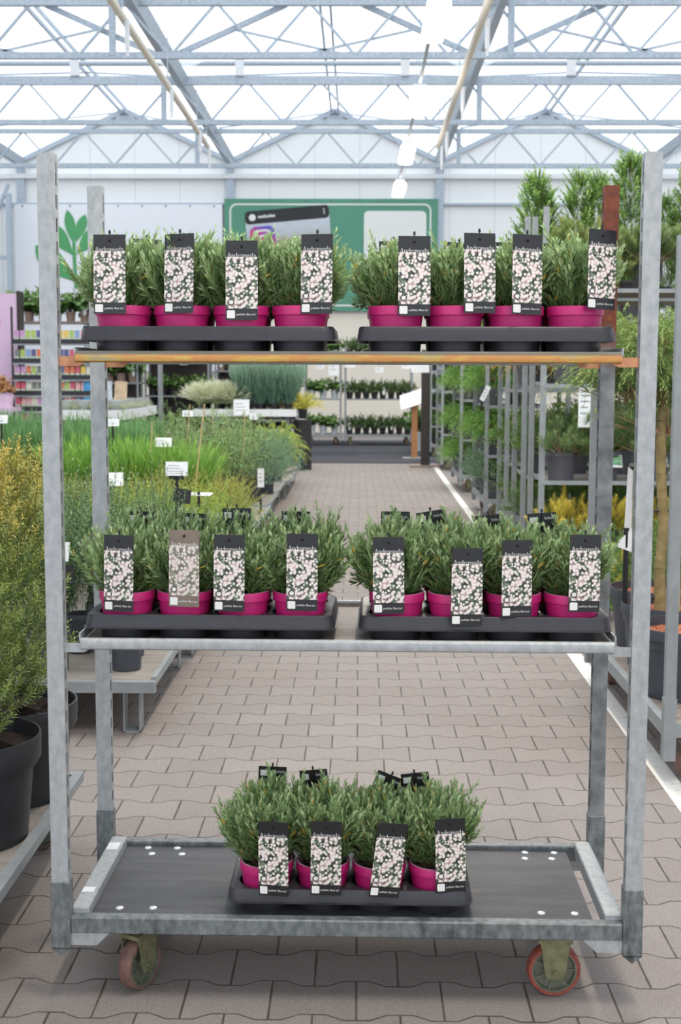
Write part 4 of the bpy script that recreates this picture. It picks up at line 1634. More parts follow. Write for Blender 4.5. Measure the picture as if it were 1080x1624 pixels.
REAR = {
    'mid left': [(-0.516, 1.074, 0), (-0.387, 1.070, 2), (-0.277, 1.083, 0), (-0.132, 1.076, 0)],
    'mid right': [(0.113, 1.077, 0), (0.226, 1.081, -9), (0.359, 1.071, -6), (0.483, 1.076, -4)],
    'low': [(-0.198, 0.424, 2), (-0.072, 0.417, -6), (0.044, 0.417, 22), (0.190, 0.412, -8)],
    'top left': [(-0.500, 1.735, 3), (-0.380, 1.728, 0), (-0.240, 1.73, 0), (-0.110, 1.725, 2)],
    'top right': [(0.105, 1.730, 0), (0.250, 1.727, 4), (0.380, 1.728, 0), (0.500, 1.725, 0)],
}
WHERE = {'top left': 'top shelf left tray', 'top right': 'top shelf right tray', 'mid left': 'middle shelf left tray',
         'mid right': 'middle shelf right tray', 'low': 'bottom deck tray'}
rnd = random.Random(5)
for nm, x0, y0, z0, _ in TRAYS:
    pots, tags = ROWS[nm]
    tz = z0 + 0.001
    for i in range(8):
        front = i < 4
        j = i % 4
        px = x0 + (-0.201, -0.067, 0.067, 0.201)[j] if not front else pots[j]
        px = x0 + (-0.201, -0.067, 0.067, 0.201)[j] + max(-0.0025, min(0.0025, px - (x0 + (-0.201, -0.067, 0.067, 0.201)[j])))
        py = y0 + (0.075 if front else 0.217)
        lab = '%s magenta-potted andromeda, %s row of the %s' % (('leftmost', 'second', 'third', 'rightmost')[j], 'front' if front else 'back', WHERE[nm])
        if j in (1, 2):
            lab = '%s magenta-potted andromeda from left, %s row of the %s' % (('second', 'third')[j - 1], 'front' if front else 'back', WHERE[nm])
        pt = thing('potted_andromeda', lab, 'potted plant', tw(px, py, tz), TA, 'potted andromedas on the trolley')
        v = (i * 5 + len(nm) * 3 + j) % 6
        S_ = SP['andromeda'][v]
        pm, sm = POTS['pink']
        rz = (0 if front else PI) + rnd.uniform(-0.22, 0.22)
        p = ob('pot', pm, pt)
        ob('soil', sm, p)
        fsc = rnd.uniform(0.96, 1.08)
        ob('foliage', S_['foliage'], pt, (0, 0, 0.084), (0, 0, rz), fsc)
        ob('stems', S_['stems'], pt, (0, 0, 0.084), (0, 0, rz), fsc)
        if front:
            tx, tzb, w, lean = tags[j]
            yaw = math.acos(min(1.0, w / 0.0745)) * (1 if tx > 0 else -1) * 0.6
            ty = -0.088 if tzb < z0 + 0.06 else -0.0725
            g = add_tag(pt, tx - px, ty, tzb - tz, (math.radians(-2.5), math.radians(lean), yaw), glare_tint=(nm == 'mid left' and j == 1))
        else:
            tx, ztop, lean = REAR[nm][j]
            add_tag(pt, tx - px, 0.062, ztop + 0.013 - TH - tz, (math.radians(2), math.radians(-lean), PI + rnd.uniform(-0.1, 0.1)), back=True)

# ------------------------------------------------------------------ other carts


def cart(name, label, x, y, lx, ly, decks, height, group, posts=True, wheels=True, slots=False, board='benchwood', h0=0.2, ft=0.05):
    """cart with its low-x, low-y corner at x, y; decks = shelf heights above h0"""
    t = thing(name, label, 'plant cart', (x, y, 0), 0, group)
    b = MB()
    b.box(0, lx, 0, 0.03, h0 - ft, h0)
    b.box(0, lx, ly - 0.03, ly, h0 - ft, h0)
    b.box(0, 0.03, 0.03, ly - 0.03, h0 - ft, h0)
    b.box(lx - 0.03, lx, 0.03, ly - 0.03, h0 - ft, h0)
    ob('base_frame', b.mesh('cart_base', M['galv_far']), t)
    b = MB()
    b.box(0.03, lx - 0.03, 0.03, ly - 0.03, h0 - 0.03, h0 - 0.008)
    ob('deck_board', b.mesh('cart_deck', M[board]), t)
    if posts:
        for px, py, s in ((0.0, 0.0, 1), (lx - 0.038, 0.0, -1), (0.0, ly - 0.034, 1), (lx - 0.038, ly - 0.034, -1)):
            b = MB()
            post_mb(b, px, py, FZ + 0.1, height, inner=s, slots=slots)
            ob('corner_post', b.mesh('cart_post', M['galv_far']), t)
            b = MB()
            b.box(px - 0.003, px + 0.041, py - 0.004, py + 0.038, FZ + 0.09, h0 + 0.09)
            ob('post_socket', b.mesh('cart_socket', M['galv_far']), t)
    for z in decks:
        b = MB()
        b.box(0.04, lx - 0.04, 0.02, ly - 0.02, z - 0.014, z)
        s = ob('shelf_board', b.mesh('cart_shelf', M[board]), t)
        b = MB()
        b.box(0.02, lx - 0.02, -0.004, 0.02, z - 0.02, z + 0.008)
        b.box(0.02, lx - 0.02, ly - 0.02, ly + 0.004, z - 0.02, z + 0.008)
        b.box(0.038, 0.044, 0.02, ly - 0.02, z, z + 0.02)
        b.box(lx - 0.044, lx - 0.038, 0.02, ly - 0.02, z, z + 0.02)
        ob('shelf_lip', b.mesh('cart_lip', M['galv_far']), s)
    if wheels:
        for px, py, a in ((0.12, 0.08, 20), (lx - 0.12, 0.08, 100), (0.12, ly - 0.08, 60), (lx - 0.12, ly - 0.08, 10)):
            c = ob('caster', WH2[2], t, (px, py, FZ + 0.0625), (0, 0, math.radians(a)))
            ob('tyre', WH2[0], c)
            ob('hub', WH2[1], c)
    return t


def bench(name, label, x, y, lx, ly, h, group):
    t = thing(name, label, 'plant bench', (x, y, 0), 0, group)
    b = MB()
    b.box(0, lx, 0, 0.035, h - 0.045, h)
    b.box(0, lx, ly - 0.035, ly, h - 0.045, h)
    b.box(0, 0.02, 0.035, ly - 0.035, h - 0.02, h + 0.014)
    b.box(lx - 0.02, lx, 0.035, ly - 0.035, h - 0.02, h + 0.014)
    ob('frame', b.mesh('bench_frame', M['galv_far']), t)
    b = MB()
    b.box(0.02, lx - 0.02, 0.035, ly - 0.035, h - 0.02, h - 0.004)
    ob('deck_board', b.mesh('bench_deck', M['benchwood']), t)
    for px in (0.08, lx - 0.14):
        for py in (0.06, ly - 0.14):
            b = MB()
            b.box(px, px + 0.006, py, py + 0.08, FZ, h - 0.04)
            b.box(px + 0.064, px + 0.07, py, py + 0.08, FZ, h - 0.04)
            b.box(px, px + 0.07, py, py + 0.08, FZ, FZ + 0.006)
            ob('leg', b.mesh('bench_leg', M['galv_far']), t)
    return t


# left foreground: golden yews on a low cart
cart('low_cart', 'low cart at the left edge carrying golden yews in black pots', -2.2, 2.62, 1.35, 1.30, [], 0, 'low carts', posts=False, h0=0.195, ft=0.028)
potted('potted_yew', 'big golden yew in wide black pot at the left edge, nearest the camera', 'potted shrub', -1.045, 3.36, 0.19, 'big_black', 'yew_gold', 0, 'golden yews in black pots', 0.6, fs=1.0, lift=-0.02)
potted('potted_yew', 'golden yew in black pot behind the front trolley left post', 'potted shrub', -1.025, 3.72, 0.19, 'big_black', 'yew_gold', 1, 'golden yews in black pots', 2.2, fs=0.97, lift=-0.02)
potted('potted_yew', 'golden yew with orange shoots, partly cut off at the left edge', 'potted shrub', -1.5, 3.78, 0.19, 'big_black', 'yew_gold', 0, 'golden yews in black pots', 4.0, fs=1.05, lift=-0.02)

# left bed of benches
BL = []
yy = 5.08
k = 0
while yy < 17.5:
    for c in range(2):
        j = rnd.uniform(-0.03, 0.03) if k else 0
        bx = -0.80 - 0.57 * (c + 1) - c * 0.02 + j
        bench('low_bench', 'low grey plant bench, %s row back, %s' % (ORD[k], 'beside the paved aisle' if c == 0 else 'second from the aisle'), bx, yy, 0.56, 1.33, 0.2, 'low benches of the left plant bed')
    yy += 1.42
    k += 1


def bedrow(kind, name, labf, ys, xs, pot, z=0.2, fs=1.0, group='', cat='potted shrub', jit=0.05, ps=1.0):
    rows = len(ys)
    for r, y in enumerate(ys):
        for c, x in enumerate(xs):
            lab = labf % (ORD[c], ORD[r])
            potted(name, lab, cat, x + rnd.uniform(-jit, jit), y + rnd.uniform(-jit, jit), z, pot, kind, rnd.randint(0, 5), group, rnd.uniform(0, 6.28), s=ps, fs=fs * rnd.uniform(0.9, 1.1))


bedrow('yew_dark', 'potted_yew', 'dark green upright small yew, %s from the aisle, %s row of the near bench', [5.3, 5.62, 5.95, 6.25], [-0.98, -1.22, -1.5], 'slate', fs=1.05, group='small dark yews on the near bench', ps=0.85)
bedrow('juniper', 'potted_juniper', 'yellow-green spreading juniper, %s from the aisle, %s juniper row', [6.75, 7.2, 7.65, 8.1, 8.55], [-1.0, -1.36, -1.72], 'slate', fs=1.05, group='spreading junipers in the left bed', ps=0.9)
bedrow('juniper_brown', 'potted_juniper', 'bronze-tinged spreading juniper, %s from the aisle, %s bronze row', [9.05, 9.5, 9.95], [-1.02, -1.42, -1.82, -2.2], 'slate', fs=1.05, group='bronze junipers in the left bed', ps=0.9)
bedrow('cypress_bright', 'potted_cypress', 'bright green feathery cypress, %s from the aisle, %s bright row', [10.4, 10.8], [-1.42, -1.7, -1.98, -2.24], 'slate', fs=1.15, group='bright green cypresses', jit=0.03)
bedrow('rush', 'potted_rush', 'tall dark green rush-like tuft, %s from the aisle, %s rush row', [10.9, 11.4, 11.9], [-2.0, -2.3, -2.6, -2.9, -3.2], 'slate', fs=1.0, group='dark green rush tufts')
bedrow('larch', 'potted_larch', 'airy light green larch whip, %s from the aisle, %s larch row', [11.0, 11.7, 12.4, 13.1], [-1.12, -1.5, -1.9], 'slate', fs=1.0, group='light green larches in the left bed')
bedrow('larch', 'potted_larch', 'feathery green larch behind the rushes, %s from the aisle, %s far row', [13.9, 14.7], [-1.5, -2.0, -2.5, -3.0], 'slate', fs=1.0, group='light green larches in the left bed')
bedrow('bluejuniper', 'potted_juniper', 'blue-green soft juniper by the aisle edge, %s across, %s back', [12.6, 13.4, 14.3, 15.1], [-0.98], 'slate', fs=1.1, group='blue-green junipers by the aisle', ps=0.9)
bedrow('goldcypress', 'potted_cypress', 'golden-green weeping cypress, %s from the aisle, %s golden row', [16.0, 16.8, 17.6], [-1.12, -1.55], 'slate', fs=0.98, group='golden-green weeping cypresses')
# bamboo canes among the larches
for i, (x, y, z0, h, dx) in enumerate(((-1.28, 9.95, 0.35, 0.85, 0.10), (-1.66, 10.3, 0.3, 0.75, 0.02), (-1.62, 12.0, 0.3, 0.85, 0.06), (-1.02, 11.3, 0.3, 0.8, 0.03), (-1.4, 12.6, 0.3, 0.8, -0.02))):
    b = MB()
    b.tube((0, 0, 0), (dx, 0, h), 0.007, 8, 0.005)
    o = ob('bamboo_cane', b.mesh('bamboo_cane', M['cane'], True), None, (x, y, z0))
    tag(o, 'thin tan bamboo cane among the light green larches, %s from the aisle' % ORD[(1, 4, 3, 0, 2)[i]], 'plant cane', 'bamboo canes in the left bed')


def price_card(label, x, y, z, w, h, tilt=0.25, yaw=0.0, lean=0.0, stick=0.3, holder=False, name='price_card', roll=0.0):
    t = thing(name, label, 'price card', (x, y, z), yaw, 'white price cards')
    b = MB()
    b.box(-w / 2, w / 2, 0, 0.004, 0, h)
    cd = ob('card', b.mesh('price_card', M['card']), t, (0, 0, 0), (-tilt, roll, 0))
    b = MB()
    for q in range(3):
        b.box(-w * 0.4, w * (0.1 + 0.12 * q), -0.001, 0.0, h * (0.7 - 0.2 * q), h * (0.74 - 0.2 * q))
    ob('print', b.mesh('card_print', M['card_ink']), cd)
    if stick:
        b = MB()
        b.box(-0.008, 0.008, 0.004, 0.012, -stick, 0.02)
        if holder:
            b.box(-w * 0.32, w * 0.32, 0.002, 0.012, -0.02, 0.012)
        ob('holder', b.mesh('card_holder', M['stick']), t)
    return t


price_card('white price card on black holder over the junipers, beside the left rear post', -1.52, 7.9, 0.745, 0.16, 0.085, 0.35, 0.1)
price_card('white price card half hidden by the left rear post', -1.42, 7.25, 0.80, 0.125, 0.075, 0.3, 0)
price_card('largest white price card, on a black holder above dark yews', -0.93, 6.6, 0.91, 0.115, 0.072, 0.2, -0.1, holder=True)
price_card('white price card above the bright green cypresses', -1.56, 10.35, 0.85, 0.13, 0.075, 0.3)
price_card('white price card before the dark rushes, right of left rear post', -2.03, 10.7, 1.0, 0.105, 0.06, 0.3)
price_card('white price card left of the left rear post among rushes', -2.55, 10.8, 1.0, 0.105, 0.055, 0.3)
price_card('pale price card among rushes at far left', -2.95, 10.7, 1.02, 0.10, 0.07, 0.3)
price_card('white price card in the light green larches near the canes', -1.62, 12.3, 1.03, 0.10, 0.06, 0.3)
price_card('white price card at the back of the larches', -1.05, 13.0, 0.98, 0.09, 0.06, 0.3)
price_card('narrow white price card lying flat on the junipers', -0.98, 7.9, 0.69, 0.15, 0.055, 1.35, -0.3)
for lab, x, y, z, rz in (('black card with blank face among dark yews beside the largest price card', -0.865, 6.3, 0.80, 0.4), ('black card low behind the left rear post', -1.33, 6.9, 0.62, 0.0)):
    b = MB()
    b.box(-0.045, 0.045, 0, 0.004, 0, 0.07)
    b.box(-0.006, 0.006, 0.004, 0.01, -0.3, 0.03)
    o = ob('black_card', b.mesh('black_card', M['stick']), None, (x, y, z), (-0.2, 0.2, rz))
    tag(o, lab, 'plant label')
for lab, x, y, z, ry in (('black care label card low beside the front left post', -1.16, 5.05, 0.60, 0.0), ('pale open care leaflet low beside the front left post', -1.17, 5.0, 0.70, 0.1)):
    b = MB()
    b.box(-0.04, 0.04, 0, 0.003, 0, 0.075)
    o = ob('care_label', b.mesh('care_label', M['tag_black'] if 'black' in lab else M['card']), None, (x, y, z), (-0.15, ry, 0.2))
    tag(o, lab, 'plant label')
price_card('small blue-white price label hung on a pot at the aisle edge', -0.875, 11.6, 0.42, 0.06, 0.17, 0.0, 0.3, stick=0.225)

# grass bench behind the bed
t = thing('grass_bench', 'raised bench with white front edge carrying ornamental grasses', 'plant bench', (-2.5, 19.6, 0))
b = MB()
b.box(0, 1.56, 0, 0.03, 0.80, 0.91)
b.box(0, 1.56, 0.9, 0.93, 0.80, 0.91)
b.box(0, 0.03, 0.03, 0.9, 0.80, 0.91)
b.box(1.53, 1.56, 0.03, 0.9, 0.80, 0.91)
ob('frame', b.mesh('grass_bench_frame', M['white']), t)
b = MB()
b.box(0.03, 1.53, 0.03, 0.9, 0.83, 0.86)
ob('deck_board', b.mesh('grass_bench_deck', M['benchwood']), t)
for px in (0.1, 1.4):
    for py in (0.1, 0.8):
        b = MB()
        b.box(px, px + 0.05, py, py + 0.05, FZ, 0.8)
        ob('leg', b.mesh('grass_bench_leg', M['galv_dark']), t)
for r, y in enumerate((19.8, 20.05, 20.3)):
    for c in range(7):
        x = -2.36 + c * 0.215
        kind = 'palegrass' if c < 3 else 'bluegrass'
        lab = '%s grass in black pot, %s from left, %s row of the grass bench' % ('cream variegated' if c < 3 else 'blue-green', ORD[c], ORD[r])
        potted('grass_plant', lab, 'potted grass', x, y, 0.86, 'dark_tiny', kind, c + r, 'grasses on the raised bench', c * 1.3 + r, fs=0.92 if c < 3 else 0.95, s=0.9)
potted('grass_plant', 'yellow arching grass in pot at the right end of grass bench', 'potted grass', -0.86, 19.95, 0.76, 'dark_tiny', 'yellowgrass', 0, None, 1.0, fs=0.95)
b = MB()
b.tube((0, 0, FZ), (0, 0, 0.74), 0.14, 20)
o = ob('dark_drum', b.mesh('dark_drum', M['blackpot'], True), None, (-0.86, 19.95, 0))
tag(o, 'dark round drum under the yellow grass beside the grass bench', 'drum')
t = price_card('large white sign board propped on the front of the grass bench', -1.76, 19.5, 0.82, 0.24, 0.24, 0.15, 0, stick=0)

# ------------------------------------------------------------------ right side
cart('plant_cart', 'low cart with tall slotted posts at the right edge carrying big tubs', 1.085, 4.50, 0.635, 1.62, [], 1.9, 'plant carts along the right side', slots=True, h0=0.2, board='shelfwood')


def standard_pine(name, label, x, y, trunk, crown_z, kinds):
    t = thing(name, label, 'potted tree', (x, y, 0.195))
    p = ob('pot', POTS['big_slate'][0], t)
    ob('bark_mulch', POTS['big_slate'][1], p)
    if trunk:
        b = MB()
        pts = [(-0.035, 0, 0.2), (-0.045, 0, 0.42), (-0.03, 0.01, 0.6), (-0.05, 0, 0.82), (-0.055, 0, 1.04), (-0.02, 0.02, 1.22)]
        rr = [0.026, 0.023, 0.022, 0.021, 0.02, 0.018]
        for i in range(5):
            b.tube(pts[i], pts[i + 1], rr[i], 10, rr[i + 1], cap=i in (0, 4))
        ob('trunk', b.mesh('trunk', M['trunk'], True), t)
        b = MB()
        b.tube((0.035, 0.0, 0.2), (0.005, 0.0, 1.0), 0.016, 10, 0.014)
        ob('cane', b.mesh('cane', M['cane'], True), t)
        for z in (0.29, 0.66):
            b = MB()
            b.tube((-0.075, 0, z), (0.055, 0, z + 0.004), 0.005, 6)
            ob('tie', b.mesh('tie', M['zip']), t)
    for kd, v, z, dx, dy, s in kinds:
        S_ = SP[kd][v % len(SP[kd])]
        f = ob('foliage', S_['foliage'], t, (dx, dy, z), scale=s)
        if 'stems' in S_:
            ob('branches', S_['stems'], t, (dx, dy, z), scale=s)
    return t


standard_pine('standard_conifer', 'standard conifer with two thin trunks in bark-topped tub, behind right front post', 1.32, 5.46, True, 1.2,
              [('pine_bare', 0, 0.98, -0.02, 0.0, 0.72), ('thread', 0, 1.16, -0.02, 0.06, 1.0), ('thread', 1, 1.22, -0.12, 0.1, 0.85), ('pine', 1, 1.1, 0.08, 0.0, 0.9), ('pine', 2, 1.1, -0.12, 0.05, 0.85)])
standard_pine('bark_topped_tub', 'nearest big slate tub with bark mulch at the right edge', 1.275, 4.98, False, 0, [])
standard_pine('bark_topped_tub', 'farthest slate tub with bark mulch, beside the middle shelf right end', 1.355, 5.90, False, 0, [('greenball', 0, 0.30, 0.25, 0.2, 0.8)])
# stake with hanging white card
t = thing('stake_card', 'white folded card on a black stake beside the right front post', 'plant label', (1.14, 5.5, 0.42))
b = MB()
b.tube((0, 0, 0), (0, 0, 0.36), 0.012, 8)
ob('stake', b.mesh('stake', M['stick']), t)
b = MB()
b.add([(-0.012, 0, 0.30), (0.03, 0.05, 0.30), (0.03, 0.05, 0.60), (0.0, 0, 0.62), (-0.010, 0.001, 0.30), (0.032, 0.051, 0.30), (0.032, 0.051, 0.60), (0.002, 0.001, 0.62)],
      [(0, 1, 2, 3), (7, 6, 5, 4), (0, 3, 7, 4), (1, 5, 6, 2), (0, 4, 5, 1), (3, 2, 6, 7)])
ob('card', b.mesh('stake_card', M['card']), t)
b = MB()
b.add([(-0.05, -0.01, 0.285), (0.03, -0.012, 0.255), (0.02, -0.01, 0.36), (-0.05, -0.008, 0.286), (0.03, -0.010, 0.256), (0.02, -0.008, 0.361)],
      [(0, 1, 2), (5, 4, 3), (0, 3, 4, 1), (1, 4, 5, 2), (2, 5, 3, 0)])
ob('folded_corner', b.mesh('folded_corner', M['card']), t)

cart('plant_cart', 'tall plant cart with three upper shelves facing the camera on the right', 1.235, 8.88, 1.40, 0.60, [0.70, 1.36, 2.00], 2.55, 'plant carts along the right side', wheels=True)
cart('plant_cart', 'second tall plant cart on the right, right behind the first', 1.235, 9.86, 1.40, 0.62, [0.66, 1.34, 2.00], 2.6, 'plant carts along the right side')
ROWW = {0.2: 'base', 0.70: 'lower shelf', 1.36: 'middle shelf', 2.0: 'top shelf', 0.66: 'lower shelf', 1.34: 'middle shelf'}


def shelfrow(cartn, z, xs, y, kind, desc, pot, group, fs=1.0, s=1.0, cat='potted conifer', name='potted_conifer', label_card=None, lift=0.0):
    for i, x in enumerate(xs):
        t = potted(name, '%s, %s from aisle, %s of %s' % (desc, ORD[i], ROWW.get(z, 'shelf'), cartn), cat, x, y + rnd.uniform(-0.03, 0.03), z, pot, kind, i + int(z * 10), group, rnd.uniform(0, 6.28), s=s, fs=fs * rnd.uniform(0.92, 1.08), lift=lift)
        if label_card:
            b = MB()
            b.box(-0.062, 0.062, 0, 0.003, 0, 0.085)
            c = ob('care_label', b.mesh('care_label', M['card']), t, (0.01, -0.118 * s, 0.10 * s), (-0.2, 0.05, 0))
            b = MB()
            b.box(-0.058, 0.058, -0.001, 0, 0.016, 0.082)
            ob('label_picture', b.mesh('label_picture', M[label_card]), c)


def labelpic(name, a, b_, c_):
    n = N(name)
    return n.set(n.ramp(n.noise(n.co(), 60, 4, 0.7), [(0.35, a), (0.5, b_), (0.65, c_)]), 0.5)


M['lab_green'] = labelpic('green_label_print', C(40, 110, 60), C(110, 170, 120), C(200, 226, 206))
M['lab_blue'] = labelpic('blue_label_print', C(40, 110, 150), C(110, 180, 205), C(190, 226, 232))
c1, c2 = 'near tall cart', 'rear tall cart'
shelfrow(c1, 0.2, [1.42, 1.70, 1.98, 2.26], 9.0, 'pine_yellow', 'yellow dwarf pine', 'grey', 'yellow dwarf pines', 1.1, 0.8, lift=0.0)
shelfrow(c1, 0.70, [1.40, 1.70, 2.02, 2.36], 9.02, 'pine_bare', 'spreading bare-twigged pine in grey pot', 'grey', 'spreading pines in grey pots', 0.82, 1.0, label_card='lab_green')
shelfrow(c1, 1.36, [1.44, 1.76, 2.08, 2.38], 9.02, 'pine', 'dark pine in grey pot', 'grey', 'dark pines in grey pots', 0.72, 1.0)
shelfrow(c1, 2.00, [1.42, 1.66], 9.05, 'pine_round', 'mid-green round pine in grey pot', 'grey', 'pines on the top shelf', 1.05, 0.9)
shelfrow(c1, 2.00, [1.96, 2.28], 9.05, 'pine', 'blue-labelled pine past the round pines', 'grey', 'pines on the top shelf', 0.9, 0.95, label_card='lab_blue')
shelfrow(c2, 2.00, [1.36, 1.44, 1.68, 1.84, 2.06, 2.38, 2.54], 10.15, 'thuja', 'upright bright green thuja', 'black2', 'upright thujas on the top shelf', 1.0, 0.9, name='potted_thuja', cat='potted thuja')
for o in [o for o in bpy.data.objects if o.name.startswith('potted_thuja')]:
    i = 0 if o.name == 'potted_thuja' else int(o.name.split('.')[-1])
    o.scale = ((0.95, 0.95, 1.0), (0.7, 0.7, 0.78), (0.85, 0.85, 1.0), (0.8, 0.8, 0.97), (0.9, 0.9, 1.02), (0.75, 0.75, 0.8), (1, 1, 1))[i % 7]
    o.location.y += (0.0, 0.14, 0.0, 0.1, 0.0, 0.12, 0.0)[i % 7]
shelfrow(c2, 1.34, [1.32, 1.62, 1.92, 2.25], 10.1, 'goldthread', 'golden thread-leaf cypress', 'grey', 'golden thread-leaf cypresses', 1.0, 0.95)
shelfrow(c2, 0.66, [1.36, 1.68, 2.0, 2.32], 10.1, 'greenball', 'rounded green dwarf conifer', 'grey', 'rounded green dwarf conifers', 1.0, 1.0)
shelfrow(c2, 0.2, [1.34, 1.66, 1.98, 2.3], 10.1, 'greenball', 'low rounded green conifer', 'grey', 'low green conifers', 0.95, 0.8)
b = MB()
b.box(-0.055, 0.055, 0, 0.004, 0, 0.27)
o = ob('shelf_notice', b.mesh('shelf_notice', M['card']), None, (1.545, 8.862, 1.075))
tag(o, 'tall white notice hung from the near tall cart, behind hanging conifer sprays', 'notice')
b = MB()
for q in range(4):
    b.box(-0.04, 0.03 - 0.01 * q, -0.001, 0, 0.21 - q * 0.04, 0.22 - q * 0.04)
ob('print', b.mesh('notice_print', M['card_ink']), o)
cart('plant_cart', 'third tall plant cart on the right, behind the two nearest tall ones', 1.27, 11.3, 1.40, 0.62, [0.66, 1.30, 1.9], 2.3, 'plant carts along the right side')
ROWW.update({1.30: 'middle shelf', 1.9: 'top shelf'})
for z in (0.2, 0.66, 1.30, 1.9):
    shelfrow('third tall cart', z, [1.46, 1.76, 2.06, 2.38], 11.55, 'greenball' if z < 1 else 'pine', 'deep green conifer', 'grey', 'deep green conifers on the third tall cart', 1.15, 1.0)
cart('plant_cart', 'deep plant cart packed with green conifers, set back from the aisle', 2.05, 12.9, 1.40, 0.62, [0.66, 1.30, 1.9], 2.2, 'plant carts along the right side')
for z in (0.2, 0.66, 1.30, 1.9):
    shelfrow('set-back cart', z, [2.24, 2.56, 2.88, 3.2], 13.15, 'greenball' if z > 1 else 'fern', 'packed green conifer', 'grey', 'green conifers on the set-back cart', 1.1, 1.0)
for i, (x, y) in enumerate(((1.62, 8.62), (2.0, 8.55), (1.78, 6.6), (2.05, 7.9))):
    potted('potted_conifer', 'dark bushy conifer on the floor by the near tall cart, %s of four' % ORD[i], 'potted conifer', x, y, FZ, 'grey', 'greenball' if i != 1 else 'pine_round', i, 'dark bushy conifers on the floor', i, fs=1.0 if i < 2 else 1.3, s=0.8 if i < 2 else 1.0)
# plants standing between the near cart and the first tall cart
for i, (x, y, kind, s) in enumerate(((1.50, 7.0, 'greenball', 1.1), (1.90, 7.3, 'greenball', 1.2), (1.42, 7.7, 'pine_yellow', 1.2), (1.8, 8.1, 'greenball', 1.1))):
    potted('potted_conifer', 'round %s conifer standing on the floor before the tall cart, %s from the near cart' % ('yellow' if 'yellow' in kind else 'green', ORD[i]), 'potted conifer', x, y, FZ, 'grey', kind, i, 'conifers on the floor', i, fs=s, s=1.0)

# carts further along the right
for ci, (y, decks, h, nm) in enumerate(((12.9, [0.63, 1.12, 1.62], 2.2, 'third'), (16.1, [0.63, 1.12, 1.62], 2.1, 'fourth'))):
    cart('plant_cart', '%s plant cart on the right of the aisle with green ferny conifers' % nm, 1.25, y, 0.60, 1.38, decks, h, 'plant carts along the right side', slots=True)
    for zi, z in enumerate([0.2] + decks):
        kd = ('bluejuniper', 'fern', 'fern', 'fern')[zi] if ci == 0 else 'fern'
        for j in range(6):
            x = 1.41 + (j % 2) * 0.27
            yy = y + 0.2 + (j // 2) * 0.46
            potted('potted_conifer', 'ferny green conifer, %s place on level %s of the %s right cart' % (ORD[j], ('one', 'two', 'three', 'four')[zi], nm), 'potted conifer', x - (0.06 if j % 2 == 0 else 0), yy, z, 'grey', kd, j + zi, 'ferny conifers on the right carts', j * 1.7, fs=0.82, s=0.9)
for ci, (y, nm) in enumerate(((19.9, 'fifth'), (23.2, 'sixth'))):
    decks = [0.52, 0.85, 1.18, 1.50]
    cart('plant_cart', '%s right cart with close-set shelves of small dark pots' % nm, 1.26, y, 0.58, 1.38, decks, 1.95, 'plant carts along the right side', slots=True)
    for zi, z in enumerate([0.2] + decks):
        for j in range(6):
            x = 1.38 + (j % 3) * 0.17
            yy = y + 0.15 + (j // 3) * 0.5
            potted('potted_fern', 'small dark-potted fern, %s place, level %s of the %s right cart' % (ORD[j], ('one', 'two', 'three', 'four', 'five')[zi], nm), 'potted fern', x, yy, z, 'dark_tiny', 'deepfern', j + zi, 'small ferns on the far right carts', j * 1.7, fs=0.55, s=0.85)
price_card('slanted white label card poking from the third right cart shelf', 1.2, 12.75, 1.18, 0.05, 0.16, 0.1, 0.2, stick=0.1, roll=0.5)

# dark post with notices, sloped sign on wooden post, pale planter
t = thing('notice_post', 'tall dark post on a square base plate with white notices, right aisle end', 'post', (1.06, 20.7, FZ))
b = MB()
b.box(-0.07, 0.07, -0.07, 0.07, 0.03, 1.85, bev=0.006)
ob('post', b.mesh('notice_post', M['dark']), t)
b = MB()
b.box(-0.24, 0.24, -0.2, 0.2, 0, 0.03)
ob('base_plate', b.mesh('base_plate', M['shelfwood']), t)
b = MB()
b.box(-0.24, 0.05, -0.085, -0.075, 1.49, 1.72)
ob('notice', b.mesh('notice', M['card']), t)
t = thing('lectern_sign', 'sloped white sign board on a light wooden post on the carpet', 'sign', (0.97, 22.6, FZ + 0.006))
b = MB()
b.box(-0.05, 0.05, -0.04, 0.04, 0.0, 0.98)
ob('post', b.mesh('sign_post', M['wood']), t)
b = MB()
b.box(-0.2, 0.2, -0.15, 0.15, 0.0, 0.02)
ob('base_plate', b.mesh('sign_base', M['galv_far']), t)
b = MB()
b.box(-0.2, 0.2, -0.17, 0.17, 0, 0.015)
s = ob('sign_board', b.mesh('sign_board', M['card']), t, (-0.06, -0.02, 1.02), (math.radians(48), math.radians(-18), math.radians(-14)))
b = MB()
for q in range(4):
    b.box(-0.15, 0.1 - 0.03 * q, 0.1 - q * 0.06, 0.115 - q * 0.06, 0.0151, 0.016)
ob('sign_print', b.mesh('sign_print', M['card_ink']), s)
for i, (x, y, sp, lab) in enumerate(((1.18, 25.0, 'houseplant', 'leafy green plant in pale ceramic pot beside the wooden sign post'), (1.55, 26.2, 'houseplant', 'taller leafy plant in pale ceramic pot behind the dark notice post'))):
    potted('potted_houseplant', lab, 'potted plant', x, y, FZ + (0.0 if i else 0.0), 'white', sp, i, None, i, s=2.0, fs=2.2)

# ------------------------------------------------------------------ the far end
b = MB()
b.box(-9.5, 10.2, YF - 0.03, YF, FZ, 2.97)
struct('wall_back_lower', b.mesh('wall_back_lower', M['cream']))


